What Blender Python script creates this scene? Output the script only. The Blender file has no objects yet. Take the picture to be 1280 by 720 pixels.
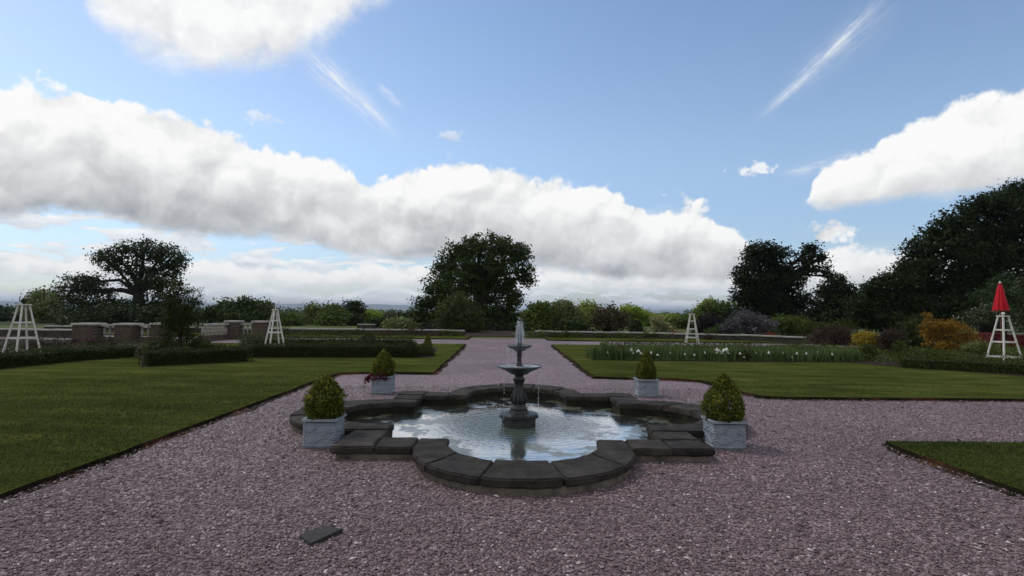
import bpy, bmesh, math, random
import numpy as np
from mathutils import Vector, Matrix, noise as mnoise

R = math.radians
sc = bpy.context.scene
col = sc.collection
random.seed(4)

# ------------------------------------------------------------------ camera
F, H0 = 700.0, 1.7
PITCH, YAW, ROLL = math.atan(28.0 / F), math.atan(8.0 / F), R(0.6)
RM = (Matrix.Rotation(-YAW, 3, 'Z') @ Matrix.Rotation(R(90) + PITCH, 3, 'X') @ Matrix.Rotation(ROLL, 3, 'Z'))
cam_d = bpy.data.cameras.new('camera'); cam = bpy.data.objects.new('camera', cam_d); col.objects.link(cam)
cam.matrix_world = Matrix.Translation((0, 0, H0)) @ RM.to_4x4()
cam_d.sensor_width = 36.0; cam_d.lens = 36.0 * F / 1280.0
cam_d.clip_start = 0.05; cam_d.clip_end = 60000
sc.camera = cam

def ray(px, py):
    return RM @ Vector(((px - 640) / F, -(py - 360) / F, -1.0))
def G(px, py, z=0.0):
    d = ray(px, py); t = (z - H0) / d.z
    return Vector((d.x * t, d.y * t, z))
def P(px, py, Y):
    d = ray(px, py); t = Y / d.y
    return Vector((d.x * t, Y, H0 + d.z * t))

# ------------------------------------------------------------------ tagging
def tag(o, label=None, cat=None, group=None, kind=None):
    if label: o['label'] = label
    if cat: o['category'] = cat
    if group: o['group'] = group
    if kind: o['kind'] = kind
    return o
def empty(name, loc, label, cat, group=None, rz=0.0):
    o = bpy.data.objects.new(name, None); col.objects.link(o)
    o.location = loc; o.rotation_euler = (0, 0, rz); o.empty_display_size = 0.2
    return tag(o, label, cat, group)
def link(name, me, mat=None, parent=None, loc=None):
    if mat is not None and not me.materials: me.materials.append(mat)
    o = bpy.data.objects.new(name, me); col.objects.link(o)
    if parent is not None: o.parent = parent
    if loc is not None: o.location = loc
    return o
def copy_tree(o, parent=None):
    c = o.copy(); col.objects.link(c); c.parent = parent
    for ch in list(o.children): copy_tree(ch, c)
    return c

# ------------------------------------------------------------------ materials
def nt(mat): return mat.node_tree.nodes, mat.node_tree.links
def new_mat(name):
    m = bpy.data.materials.new(name); m.use_nodes = True
    m.node_tree.nodes.clear(); return m
def add(n, t, **kw):
    x = n.new(t)
    for k, v in kw.items():
        if k in x.inputs: x.inputs[k].default_value = v
        else: setattr(x, k, v)
    return x
def ramp(n, l, src, stops, interp='LINEAR'):
    r = n.new('ShaderNodeValToRGB'); r.color_ramp.interpolation = interp
    e = r.color_ramp.elements
    while len(e) < len(stops): e.new(0.5)
    for i, (p, c) in enumerate(stops):
        e[i].position = p; e[i].color = (*c, 1) if len(c) == 3 else c
    l.new(src, r.inputs[0]); return r.outputs[0]
def out(n, l, sh, disp=None):
    o = n.new('ShaderNodeOutputMaterial'); l.new(sh, o.inputs['Surface'])
def mixc(n, l, f, a, b, mode='MIX'):
    x = n.new('ShaderNodeMix'); x.data_type = 'RGBA'; x.blend_type = mode
    for s, v in ((0, f), (6, a), (7, b)):
        if hasattr(v, 'is_linked'): l.new(v, x.inputs[s])
        elif isinstance(v, tuple): x.inputs[s].default_value = (*v, 1)
        else: x.inputs[s].default_value = v
    return x.outputs[2]
def coords(n, kind='Object'):
    return n.new('ShaderNodeTexCoord').outputs[kind]
def noise(n, l, vec, scale, detail=4, rough=0.55, dist=0.0):
    x = add(n, 'ShaderNodeTexNoise', Scale=scale, Detail=detail, Roughness=rough, Distortion=dist)
    l.new(vec, x.inputs['Vector']); return x.outputs['Fac']
def bump(n, l, h, strength, dist, normal=None):
    b = add(n, 'ShaderNodeBump', Strength=strength, Distance=dist); l.new(h, b.inputs['Height'])
    if normal is not None: l.new(normal, b.inputs['Normal'])
    return b.outputs[0]
def bsdf(n, l, color, rough=0.7, normal=None, spec=0.3, metal=0.0):
    b = n.new('ShaderNodeBsdfPrincipled')
    if hasattr(color, 'is_linked'): l.new(color, b.inputs['Base Color'])
    else: b.inputs['Base Color'].default_value = (*color, 1)
    if hasattr(rough, 'is_linked'): l.new(rough, b.inputs['Roughness'])
    else: b.inputs['Roughness'].default_value = rough
    b.inputs['Specular IOR Level'].default_value = spec; b.inputs['Metallic'].default_value = metal
    if normal is not None: l.new(normal, b.inputs['Normal'])
    return b

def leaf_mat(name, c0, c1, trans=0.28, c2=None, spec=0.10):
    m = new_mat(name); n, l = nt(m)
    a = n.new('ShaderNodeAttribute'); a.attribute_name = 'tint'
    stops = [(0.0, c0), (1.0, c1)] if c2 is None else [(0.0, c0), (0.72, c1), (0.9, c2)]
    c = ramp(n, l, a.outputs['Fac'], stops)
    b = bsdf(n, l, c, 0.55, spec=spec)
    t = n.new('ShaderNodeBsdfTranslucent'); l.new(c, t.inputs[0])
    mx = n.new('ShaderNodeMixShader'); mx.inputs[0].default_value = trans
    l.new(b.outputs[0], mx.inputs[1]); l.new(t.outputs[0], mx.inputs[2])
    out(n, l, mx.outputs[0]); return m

def plain_mat(name, color, rough=0.6, var=0.25, scale=8, bumps=0.2, bdist=0.01, spec=0.3, metal=0.0):
    m = new_mat(name); n, l = nt(m); v = coords(n)
    f = noise(n, l, v, scale, 6, 0.65)
    dark = tuple(x * (1 - var) for x in color); lite = tuple(min(1, x * (1 + var)) for x in color)
    c = ramp(n, l, f, [(0.3, dark), (0.7, lite)])
    nb = bump(n, l, noise(n, l, v, scale * 4, 5, 0.7), bumps, bdist)
    out(n, l, bsdf(n, l, c, rough, nb, spec, metal).outputs[0]); return m

def gravel_mat():
    m = new_mat('gravel'); n, l = nt(m); v = coords(n)
    vo = add(n, 'ShaderNodeTexVoronoi', Scale=58.0, Randomness=1.0); l.new(v, vo.inputs['Vector'])
    vb = add(n, 'ShaderNodeTexVoronoi', Scale=31.0, Randomness=1.0); l.new(v, vb.inputs['Vector'])
    sep = n.new('ShaderNodeSeparateColor'); l.new(vo.outputs['Color'], sep.inputs[0])
    sepb = n.new('ShaderNodeSeparateColor'); l.new(vb.outputs['Color'], sepb.inputs[0])
    c = ramp(n, l, sep.outputs[0], [(0.0, (0.0351, 0.0242, 0.0264)), (0.35, (0.1100, 0.0737, 0.0803)), (0.7, (0.2083, 0.1474, 0.1540)), (0.88, (0.3510, 0.2750, 0.2750)), (1.0, (0.6786, 0.5940, 0.5830))])
    cb = ramp(n, l, sepb.outputs[1], [(0.0, (0.0585, 0.0396, 0.0418)), (0.55, (0.1732, 0.1210, 0.1254)), (0.9, (0.2632, 0.1958, 0.2002)), (1.0, (0.4914, 0.4180, 0.4070))])
    c = mixc(n, l, 0.42, c, cb)
    big = noise(n, l, v, 0.5, 5, 0.6)
    c = mixc(n, l, 1.0, c, ramp(n, l, big, [(0.32, (.80, .78, .76)), (0.62, (1.12, 1.08, 1.12))]), 'MULTIPLY')
    rst = noise(n, l, v, 1.3, 6, 0.7)
    c = mixc(n, l, ramp(n, l, rst, [(0.6, (0, 0, 0)), (0.75, (.35, .35, .35))]), c, (.10, .065, .05))
    nb = bump(n, l, vo.outputs['Distance'], 0.9, 0.012)
    nb = bump(n, l, vb.outputs['Distance'], 0.6, 0.02, nb)
    nb = bump(n, l, noise(n, l, v, 3.0, 4), 0.35, 0.05, nb)
    out(n, l, bsdf(n, l, c, 0.62, nb, 0.3).outputs[0]); return m

def stone_chip_mat():
    m = new_mat('gravel_chips'); n, l = nt(m)
    a = n.new('ShaderNodeAttribute'); a.attribute_name = 'tint'
    c = ramp(n, l, a.outputs['Fac'], [(0.0, (0.0398, 0.0275, 0.0297)), (0.4, (0.1381, 0.0935, 0.1001)), (0.75, (0.2398, 0.1716, 0.1793)), (0.93, (0.2808, 0.2255, 0.2365)), (1.0, (0.5382, 0.4730, 0.4730))])
    out(n, l, bsdf(n, l, c, 0.55, None, 0.35).outputs[0]); return m

def grass_sheet_mat(name, a=(.036, .050, .012), b=(.084, .100, .025), far=False):
    m = new_mat(name); n, l = nt(m); v = coords(n)
    f = noise(n, l, v, 0.45, 5, 0.6)
    mp = n.new('ShaderNodeMapping'); l.new(v, mp.inputs[0]); mp.inputs['Scale'].default_value = (0.35, 3.0, 1)
    st = noise(n, l, mp.outputs[0], 1.6, 4, 0.6)
    fine = noise(n, l, v, 60, 3, 0.7)
    c = ramp(n, l, f, [(0.3, a), (0.7, b)])
    c = mixc(n, l, 1.0, c, ramp(n, l, st, [(0.35, (.74, .78, .74)), (0.65, (1.26, 1.18, 1.2))]), 'MULTIPLY')
    c = mixc(n, l, 1.0, c, ramp(n, l, fine, [(0.3, (.72, .74, .7)), (0.7, (1.25, 1.22, 1.2))]), 'MULTIPLY')
    wv = add(n, 'ShaderNodeTexWave', Scale=0.30, Distortion=9.0, Detail=4.0); wv.bands_direction = 'Y'; l.new(v, wv.inputs['Vector'])
    c = mixc(n, l, 1.0, c, ramp(n, l, wv.outputs['Fac'], [(0.2, (.88, .90, .88)), (0.8, (1.12, 1.09, 1.10))]), 'MULTIPLY')
    dry = noise(n, l, v, 1.5, 6, 0.72)
    c = mixc(n, l, ramp(n, l, dry, [(0.54, (0, 0, 0)), (0.72, (.55, .55, .55))]), c, (.088, .078, .024))
    nb = bump(n, l, fine, 0.7, 0.03)
    out(n, l, bsdf(n, l, c, 0.9, nb, 0.0).outputs[0]); return m

def terrain_mat():
    m = new_mat('terrain'); n, l = nt(m); v = coords(n)
    vo = add(n, 'ShaderNodeTexVoronoi', Scale=0.006, Randomness=0.9); l.new(v, vo.inputs['Vector'])
    sep = n.new('ShaderNodeSeparateColor'); l.new(vo.outputs['Color'], sep.inputs[0])
    c = ramp(n, l, sep.outputs[0], [(0.0, (.025, .040, .008)), (0.4, (.045, .07, .014)), (0.75, (.08, .10, .025)), (1.0, (.13, .12, .05))])
    ve = add(n, 'ShaderNodeTexVoronoi', Scale=0.006, Randomness=0.9, feature='DISTANCE_TO_EDGE'); l.new(v, ve.inputs['Vector'])
    c = mixc(n, l, ramp(n, l, ve.outputs['Distance'], [(0.03, (1, 1, 1)), (0.06, (0, 0, 0))]), c, (.018, .032, .012))
    f = noise(n, l, v, 0.35, 6, 0.7)
    c = mixc(n, l, 1.0, c, ramp(n, l, f, [(0.3, (.7, .7, .7)), (0.7, (1.2, 1.2, 1.2))]), 'MULTIPLY')
    out(n, l, bsdf(n, l, c, 0.9, None, 0.1).outputs[0]); return m

def coping_mat(name='weathered_stone', dark=(.012, .0105, .0095), lite=(.072, .063, .055)):
    m = new_mat(name); n, l = nt(m); v = coords(n)
    oi = n.new('ShaderNodeObjectInfo')
    ofs = n.new('ShaderNodeVectorMath'); ofs.operation = 'ADD'; l.new(v, ofs.inputs[0])
    cmb = n.new('ShaderNodeCombineXYZ'); mu = add(n, 'ShaderNodeMath', operation='MULTIPLY'); l.new(oi.outputs['Random'], mu.inputs[0]); mu.inputs[1].default_value = 37.0
    l.new(mu.outputs[0], cmb.inputs[0]); l.new(cmb.outputs[0], ofs.inputs[1]); vv = ofs.outputs[0]
    f = noise(n, l, vv, 4.5, 8, 0.68)
    c = ramp(n, l, f, [(0.28, dark), (0.5, tuple((a + b) / 2 for a, b in zip(dark, lite))), (0.75, lite)])
    tone = ramp(n, l, oi.outputs['Random'], [(0.0, (.78, .78, .80)), (1.0, (1.22, 1.18, 1.12))])
    c = mixc(n, l, 1.0, c, tone, 'MULTIPLY')
    vo = add(n, 'ShaderNodeTexVoronoi', Scale=9.0); l.new(vv, vo.inputs['Vector'])
    lich = ramp(n, l, vo.outputs['Distance'], [(0.05, (.9, .9, .9)), (0.14, (0, 0, 0))])
    gate = ramp(n, l, noise(n, l, vv, 2.1, 3), [(0.50, (0, 0, 0)), (0.66, (.9, .9, .9))])
    c = mixc(n, l, mixc(n, l, 1.0, lich, gate, 'MULTIPLY'), c, (.20, .19, .16))
    moss = ramp(n, l, noise(n, l, vv, 2.6, 7, 0.75), [(0.50, (0, 0, 0)), (0.66, (.75, .75, .75))])
    c = mixc(n, l, moss, c, (.022, .021, .013))
    nb = bump(n, l, noise(n, l, vv, 22, 8, 0.75), 0.8, 0.02)
    nb = bump(n, l, noise(n, l, vv, 4, 4, 0.6), 0.4, 0.03, nb)
    rgh = ramp(n, l, noise(n, l, vv, 3, 4), [(0.35, (.7, .7, .7)), (0.7, (.95, .95, .95))])
    out(n, l, bsdf(n, l, c, rgh, nb, 0.12).outputs[0]); return m

def brick_mat():
    m = new_mat('old_brick'); n, l = nt(m); v = coords(n)
    mp = n.new('ShaderNodeMapping'); l.new(v, mp.inputs[0]); mp.inputs['Rotation'].default_value = (R(90), 0, 0)
    b = add(n, 'ShaderNodeTexBrick', Scale=1.0); l.new(mp.outputs[0], b.inputs['Vector'])
    b.inputs['Color1'].default_value = (.060, .036, .028, 1); b.inputs['Color2'].default_value = (.095, .060, .046, 1)
    b.inputs['Mortar'].default_value = (.14, .125, .105, 1); b.inputs['Mortar Size'].default_value = 0.010
    b.inputs['Brick Width'].default_value = 0.22; b.inputs['Row Height'].default_value = 0.075
    c = mixc(n, l, 1.0, b.outputs[0], ramp(n, l, noise(n, l, v, 6, 6, 0.7), [(0.3, (.6, .62, .6)), (0.7, (1.2, 1.18, 1.1))]), 'MULTIPLY')
    out(n, l, bsdf(n, l, c, 0.85, bump(n, l, noise(n, l, v, 40, 4), 0.4, 0.01), 0.2).outputs[0]); return m

def white_paint_mat():
    m = new_mat('white_painted_wood'); n, l = nt(m); v = coords(n)
    c = ramp(n, l, noise(n, l, v, 7, 6, 0.7), [(0.25, (.46, .44, .39)), (0.5, (.62, .60, .55)), (0.8, (.70, .68, .63))])
    out(n, l, bsdf(n, l, c, 0.5, bump(n, l, noise(n, l, v, 60, 4), 0.2, 0.004), 0.3).outputs[0]); return m

def lead_mat():
    m = new_mat('pale_lead'); n, l = nt(m); v = coords(n)
    f = noise(n, l, v, 9, 7, 0.7)
    c = ramp(n, l, f, [(0.28, (.185, .215, .255)), (0.5, (.235, .265, .305)), (0.75, (.31, .335, .365))])
    mu = ramp(n, l, noise(n, l, v, 3.2, 5), [(0.58, (0, 0, 0)), (0.75, (.3, .3, .3))])
    c = mixc(n, l, mu, c, (.18, .185, .185))
    nb = bump(n, l, noise(n, l, v, 30, 5, 0.7), 0.35, 0.008)
    out(n, l, bsdf(n, l, c, 0.55, nb, 0.45, 0.15).outputs[0]); return m

def water_mat():
    m = new_mat('pond_water'); n, l = nt(m); v = coords(n)
    # ripples spreading from the fountain (object origin is the fountain's axis)
    ln = n.new('ShaderNodeVectorMath'); ln.operation = 'LENGTH'; l.new(v, ln.inputs[0])
    wob = noise(n, l, v, 1.6, 3)
    a1 = add(n, 'ShaderNodeMath', operation='MULTIPLY_ADD'); l.new(wob, a1.inputs[0]); a1.inputs[1].default_value = 0.45; l.new(ln.outputs['Value'], a1.inputs[2])
    a2 = add(n, 'ShaderNodeMath', operation='MULTIPLY'); l.new(a1.outputs[0], a2.inputs[0]); a2.inputs[1].default_value = 46.0
    a3 = add(n, 'ShaderNodeMath', operation='SINE'); l.new(a2.outputs[0], a3.inputs[0])
    fall = ramp(n, l, ln.outputs['Value'], [(0.0, (1, 1, 1)), (0.55, (.55, .55, .55)), (1.0, (.22, .22, .22))])
    dv = add(n, 'ShaderNodeMath', operation='DIVIDE'); l.new(ln.outputs['Value'], dv.inputs[0]); dv.inputs[1].default_value = 2.6
    fl = ramp(n, l, dv.outputs[0], [(0.0, (1, 1, 1)), (0.28, (.75, .75, .75)), (0.46, (.28, .28, .28)), (0.62, (.08, .08, .08)), (1.0, (.02, .02, .02))])
    rp = mixc(n, l, 1.0, a3.outputs[0], fl, 'MULTIPLY')
    nb = bump(n, l, rp, 0.10, 0.012)
    ch = noise(n, l, v, 15, 4, 0.6, 0.4)
    chm = mixc(n, l, 1.0, ch, fl, 'MULTIPLY')
    nb = bump(n, l, chm, 0.6, 0.026, nb)
    mp = n.new('ShaderNodeMapping'); l.new(v, mp.inputs[0]); mp.inputs['Scale'].default_value = (1.4, 4.0, 1)
    nb = bump(n, l, noise(n, l, mp.outputs[0], 1.6, 4), 0.09, 0.03, nb)
    # milky aerated centre, murky green edges, drifting algae
    c = ramp(n, l, dv.outputs[0], [(0.0, (.085, .115, .090)), (0.32, (.060, .085, .062)), (0.52, (.036, .042, .030)), (1.0, (.018, .021, .013))])
    alg = noise(n, l, v, 1.5, 7, 0.65, 0.3)
    am = ramp(n, l, alg, [(0.50, (0, 0, 0)), (0.55, (1, 1, 1))])
    am = mixc(n, l, 1.0, am, ramp(n, l, dv.outputs[0], [(0.3, (0, 0, 0)), (0.5, (.8, .8, .8))]), 'MULTIPLY')
    c = mixc(n, l, am, c, (.085, .085, .032))
    b = bsdf(n, l, c, 0.5, nb, 0.2)
    gl = n.new('ShaderNodeBsdfGlossy'); gl.inputs['Color'].default_value = (1, 1, 1, 1); l.new(nb, gl.inputs['Normal'])
    rg = ramp(n, l, am, [(0.2, (.02, .02, .02)), (0.9, (.3, .3, .3))]); l.new(rg, gl.inputs['Roughness'])
    fr = n.new('ShaderNodeFresnel'); fr.inputs['IOR'].default_value = 1.34; l.new(nb, fr.inputs['Normal'])
    k = add(n, 'ShaderNodeMath', operation='MULTIPLY_ADD', use_clamp=True); l.new(fr.outputs[0], k.inputs[0]); k.inputs[1].default_value = 1.9; k.inputs[2].default_value = 0.13
    kf = add(n, 'ShaderNodeMath', operation='MULTIPLY_ADD'); l.new(fl, kf.inputs[0]); kf.inputs[1].default_value = -0.30; l.new(k.outputs[0], kf.inputs[2]); k = kf
    k2 = add(n, 'ShaderNodeMath', operation='MULTIPLY_ADD', use_clamp=True); l.new(am, k2.inputs[0]); k2.inputs[1].default_value = -0.38; l.new(k.outputs[0], k2.inputs[2])
    mx = n.new('ShaderNodeMixShader'); l.new(k2.outputs[0], mx.inputs[0]); l.new(b.outputs[0], mx.inputs[1]); l.new(gl.outputs[0], mx.inputs[2])
    out(n, l, mx.outputs[0]); return m

def spray_mat():
    m = new_mat('falling_water'); n, l = nt(m)
    b = bsdf(n, l, (.80, .84, .88), 0.12, None, 0.6)
    b.inputs['Transmission Weight'].default_value = 0.55; b.inputs['IOR'].default_value = 1.2
    out(n, l, b.outputs[0]); return m

def soil_mat(name='soil', a=(.020, .013, .010), b=(.055, .034, .026)):
    m = new_mat(name); n, l = nt(m); v = coords(n)
    c = ramp(n, l, noise(n, l, v, 9, 7, 0.75), [(0.3, a), (0.7, b)])
    nb = bump(n, l, noise(n, l, v, 25, 6, 0.7), 0.9, 0.05)
    out(n, l, bsdf(n, l, c, 0.9, nb, 0.15).outputs[0]); return m

M = {}
M['gravel'] = gravel_mat(); M['chips'] = stone_chip_mat()
M['lawn'] = grass_sheet_mat('lawn_turf'); M['terrain'] = terrain_mat()
M['coping'] = coping_mat(); M['plinth'] = coping_mat('basin_course_stone', (.045, .040, .034), (.22, .20, .17)); M['wetwall'] = coping_mat('algae_wet_stone', (.006, .0065, .004), (.026, .025, .016))
M['brick'] = brick_mat(); M['white'] = white_paint_mat(); M['lead'] = lead_mat()
M['water'] = water_mat(); M['spray'] = spray_mat(); M['soil'] = soil_mat()
def edge_mat():
    m = new_mat('turf_edge_soil'); n, l = nt(m); v = coords(n)
    c = ramp(n, l, noise(n, l, v, 12, 6, 0.7), [(0.3, (.010, .009, .005)), (0.7, (.032, .026, .014))])
    r2 = ramp(n, l, noise(n, l, v, 14, 6, 0.7), [(0.3, (.045, .020, .011)), (0.7, (.14, .068, .040))])
    f = ramp(n, l, noise(n, l, v, 0.9, 4, 0.6), [(0.50, (0, 0, 0)), (0.62, (1, 1, 1))])
    c = mixc(n, l, f, c, r2)
    out(n, l, bsdf(n, l, c, 0.95, bump(n, l, noise(n, l, v, 30, 6, 0.7), 0.9, 0.04), 0.05).outputs[0]); return m
M['edge_soil'] = edge_mat()
M['iron'] = plain_mat('dark_cast_iron', (.013, .0145, .015), 0.45, 0.45, 14, 0.3, 0.006, 0.5)
M['iron_pale'] = plain_mat('pale_bowl_iron', (.036, .039, .047), 0.4, 0.3, 14, 0.3, 0.006, 0.5)
M['limestone'] = plain_mat('pale_limestone', (.34, .32, .28), 0.8, 0.3, 4, 0.4, 0.01)
M['coping_white'] = plain_mat('whitewashed_coping', (.36, .345, .31), 0.7, 0.22, 2.0, 0.3, 0.01)
M['wallface'] = plain_mat('low_wall_face', (.05, .044, .034), 0.85, 0.5, 3.0, 0.4, 0.02)
M['bark'] = plain_mat('bark', (.032, .026, .021), 0.9, 0.4, 6, 0.8, 0.05, 0.15)
M['slab'] = plain_mat('dark_slab_stone', (.030, .027, .025), 0.75, 0.35, 12, 0.5, 0.01)
M['red'] = plain_mat('red_canvas', (.50, .010, .022), 0.75, 0.15, 20, 0.2, 0.005, 0.2)
M['redcloth'] = plain_mat('dull_red_cloth', (.12, .014, .011), 0.6, 0.25, 6, 0.2, 0.01, 0.3)
M['redtop'] = plain_mat('glossy_red_table', (.15, .014, .014), 0.22, 0.15, 6, 0.05, 0.004, 0.6)
M['wood'] = plain_mat('brown_pole_wood', (.13, .05, .028), 0.6, 0.25, 10, 0.2, 0.005)
M['hill'] = plain_mat('far_hill', (.05, .07, .035), 0.95, 0.3, 0.002, 0.0, 0.01, 0.05)
# foliage
M['oak'] = leaf_mat('oak_leaves', (0.0213, 0.0364, 0.0060), (0.0550, 0.0806, 0.0132))
M['oak_open'] = leaf_mat('open_oak_leaves', (0.0175, 0.0260, 0.0060), (0.0400, 0.0520, 0.0120))
M['dark'] = leaf_mat('evergreen_leaves', (0.0100, 0.0169, 0.0036), (0.0263, 0.0403, 0.0084), 0.15)
M['yew'] = leaf_mat('yew_leaves', (0.0088, 0.0143, 0.0036), (0.0213, 0.0312, 0.0060), 0.12)
M['mid'] = leaf_mat('mid_green_leaves', (.038, .060, .009), (.115, .155, .026))
M['olive'] = leaf_mat('olive_leaves', (.038, .050, .010), (.082, .098, .020))
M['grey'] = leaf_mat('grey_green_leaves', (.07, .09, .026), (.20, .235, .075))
M['bright'] = leaf_mat('sunlit_green_leaves', (.14, .21, .02), (.32, .40, .05), 0.45)  # sunlight on the far trees is put into this leaf colour
M['light'] = leaf_mat('sunlit_pale_leaves', (.16, .205, .036), (.36, .41, .09), 0.45)  # paler leaves, with the far row's sunshine mixed into their base colour
M['brownleaf'] = leaf_mat('bronze_leaves', (.050, .045, .022), (.105, .080, .040))
M['maroon'] = leaf_mat('maroon_leaves', (.022, .012, .012), (.055, .024, .024), c2=(.17, .05, .07))
M['plum'] = leaf_mat('plum_leaves', (.014, .009, .011), (.030, .019, .022))
M['russet'] = leaf_mat('russet_leaves', (.038, .026, .018), (.080, .050, .036))
M['lilac'] = leaf_mat('lilac_leaves', (.030, .038, .024), (.13, .12, .135), c2=(.46, .40, .50))
M['yellow'] = leaf_mat('yellow_leaves', (.16, .12, .012), (.42, .31, .03), 0.35)
M['golden'] = leaf_mat('golden_orange_leaves', (.13, .075, .010), (.36, .205, .025), 0.35)
M['cream'] = leaf_mat('cream_blossom', (.07, .10, .03), (.30, .28, .13), c2=(.62, .56, .32))
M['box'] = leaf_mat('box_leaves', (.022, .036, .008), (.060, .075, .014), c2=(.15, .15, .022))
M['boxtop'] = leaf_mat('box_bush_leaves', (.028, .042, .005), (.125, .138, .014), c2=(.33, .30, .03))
M['boxgold'] = leaf_mat('golden_box_leaves', (.07, .07, .010), (.18, .165, .020))
M['redbrownbox'] = leaf_mat('brown_topiary_leaves', (.035, .032, .010), (.085, .055, .020))
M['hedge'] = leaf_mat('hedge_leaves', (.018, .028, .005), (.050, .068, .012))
M['hedge_fresh'] = leaf_mat('fresh_hedge_leaves', (.028, .040, .006), (.075, .094, .014))  # a lighter, fresher green of its own than the plain hedge leaves
M['irisleaf'] = leaf_mat('iris_leaves', (.06, .095, .026), (.17, .23, .085))
M['blade'] = leaf_mat('grass_blades', (.034, .049, .010), (.080, .100, .021), 0.3)
M['blossom'] = leaf_mat('white_blossom_leaves', (.020, .034, .012), (.048, .070, .022), c2=(.55, .52, .48))
M['redflower'] = leaf_mat('red_flowering_leaves', (.06, .02, .012), (.36, .022, .02))
M['wine'] = leaf_mat('wine_red_leaves', (.04, .006, .010), (.13, .016, .03))
M['petal'] = plain_mat('white_petals', (.80, .79, .76), 0.6, 0.08, 20, 0.1, 0.003)
M['stemgreen'] = plain_mat('green_stem', (.05, .09, .03), 0.6, 0.2, 20, 0.1, 0.003)

# ------------------------------------------------------------------ mesh helpers
class MB:
    def __init__(s): s.v = []; s.f = []
    def box(s, c, d, rz=0.0, taper=1.0):
        x, y, z = (q / 2 for q in d); b = len(s.v); cr, sr = math.cos(rz), math.sin(rz)
        for sz in (-1, 1):
            k = taper if sz > 0 else 1
            for sx, sy in ((-1, -1), (1, -1), (1, 1), (-1, 1)):
                px, py = sx * x * k, sy * y * k
                s.v.append((c[0] + px * cr - py * sr, c[1] + px * sr + py * cr, c[2] + sz * z))
        for q in ((3, 2, 1, 0), (4, 5, 6, 7), (0, 1, 5, 4), (1, 2, 6, 5), (2, 3, 7, 6), (3, 0, 4, 7)):
            s.f.append(tuple(b + i for i in q))
        return s
    def tube(s, pts, radii, n=8, cap=True):
        pts = [Vector(p) for p in pts]; rings = []
        for i, p in enumerate(pts):
            d = (pts[min(i + 1, len(pts) - 1)] - pts[max(i - 1, 0)]).normalized()
            a = d.cross(Vector((0.31, 0.87, 0.37))).normalized(); c = d.cross(a)
            b = len(s.v); r = radii[i] if hasattr(radii, '__len__') else radii
            for k in range(n):
                t = 2 * math.pi * k / n
                s.v.append(tuple(p + a * (r * math.cos(t)) + c * (r * math.sin(t))))
            rings.append(b)
        for b0, b1 in zip(rings, rings[1:]):
            for k in range(n):
                s.f.append((b0 + k, b0 + (k + 1) % n, b1 + (k + 1) % n, b1 + k))
        if cap:
            s.f.append(tuple(rings[0] + k for k in reversed(range(n)))); s.f.append(tuple(rings[-1] + k for k in range(n)))
        return s
    def lathe(s, prof, n=24, c=(0, 0, 0), sq=None):
        rings = []
        for r, z in prof:
            b = len(s.v)
            for k in range(n):
                t = 2 * math.pi * (k + (0.5 if sq else 0)) / n
                s.v.append((c[0] + r * math.cos(t), c[1] + r * math.sin(t), c[2] + z))
            rings.append(b)
        for b0, b1 in zip(rings, rings[1:]):
            for k in range(n):
                s.f.append((b0 + k, b0 + (k + 1) % n, b1 + (k + 1) % n, b1 + k))
        s.f.append(tuple(rings[0] + k for k in reversed(range(n)))); s.f.append(tuple(rings[-1] + k for k in range(n)))
        return s
    def bar(s, a, b, w, t=None):
        a = Vector(a); b = Vector(b); t = t or w
        d = (b - a).normalized(); up = Vector((0, 0, 1)) if abs(d.z) < 0.9 else Vector((0, 1, 0))
        x = d.cross(up).normalized(); y = x.cross(d).normalized(); i0 = len(s.v)
        for p in (a, b):
            for sx, sy in ((-1, -1), (1, -1), (1, 1), (-1, 1)):
                s.v.append(tuple(p + x * (sx * w / 2) + y * (sy * t / 2)))
        for q in ((3, 2, 1, 0), (4, 5, 6, 7), (0, 1, 5, 4), (1, 2, 6, 5), (2, 3, 7, 6), (3, 0, 4, 7)):
            s.f.append(tuple(i0 + i for i in q))
        return s
    def mesh(s, name, smooth=False, bevel=0.0):
        me = bpy.data.meshes.new(name); me.from_pydata(s.v, [], s.f)
        bm = bmesh.new(); bm.from_mesh(me)
        bmesh.ops.recalc_face_normals(bm, faces=bm.faces)
        if bevel > 0:
            bmesh.ops.bevel(bm, geom=[e for e in bm.edges if e.is_manifold and e.calc_face_angle(0) > 0.5], offset=bevel, segments=2, affect='EDGES')
        bm.to_mesh(me); bm.free()
        if smooth:
            for p in me.polygons: p.use_smooth = True
        return me
    def build(s, name, mat, parent=None, smooth=False, bevel=0.0, loc=None):
        return link(name, s.mesh(name, smooth, bevel), mat, parent, loc)

def np_mesh(name, V, nper, tint=None):
    """V: (N*nper,3) - N separate polygons of nper corners each."""
    N = len(V) // nper
    me = bpy.data.meshes.new(name)
    me.vertices.add(len(V)); me.vertices.foreach_set('co', V.astype(np.float32).ravel())
    me.loops.add(len(V)); me.loops.foreach_set('vertex_index', np.arange(len(V), dtype=np.int32))
    me.polygons.add(N); me.polygons.foreach_set('loop_start', np.arange(0, len(V), nper, dtype=np.int32))
    try: me.polygons.foreach_set('loop_total', np.full(N, nper, dtype=np.int32))
    except Exception: pass
    me.update(calc_edges=True)
    if tint is not None:
        a = me.attributes.new('tint', 'FLOAT', 'POINT'); a.data.foreach_set('value', np.repeat(tint, nper).astype(np.float32))
    return me

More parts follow.
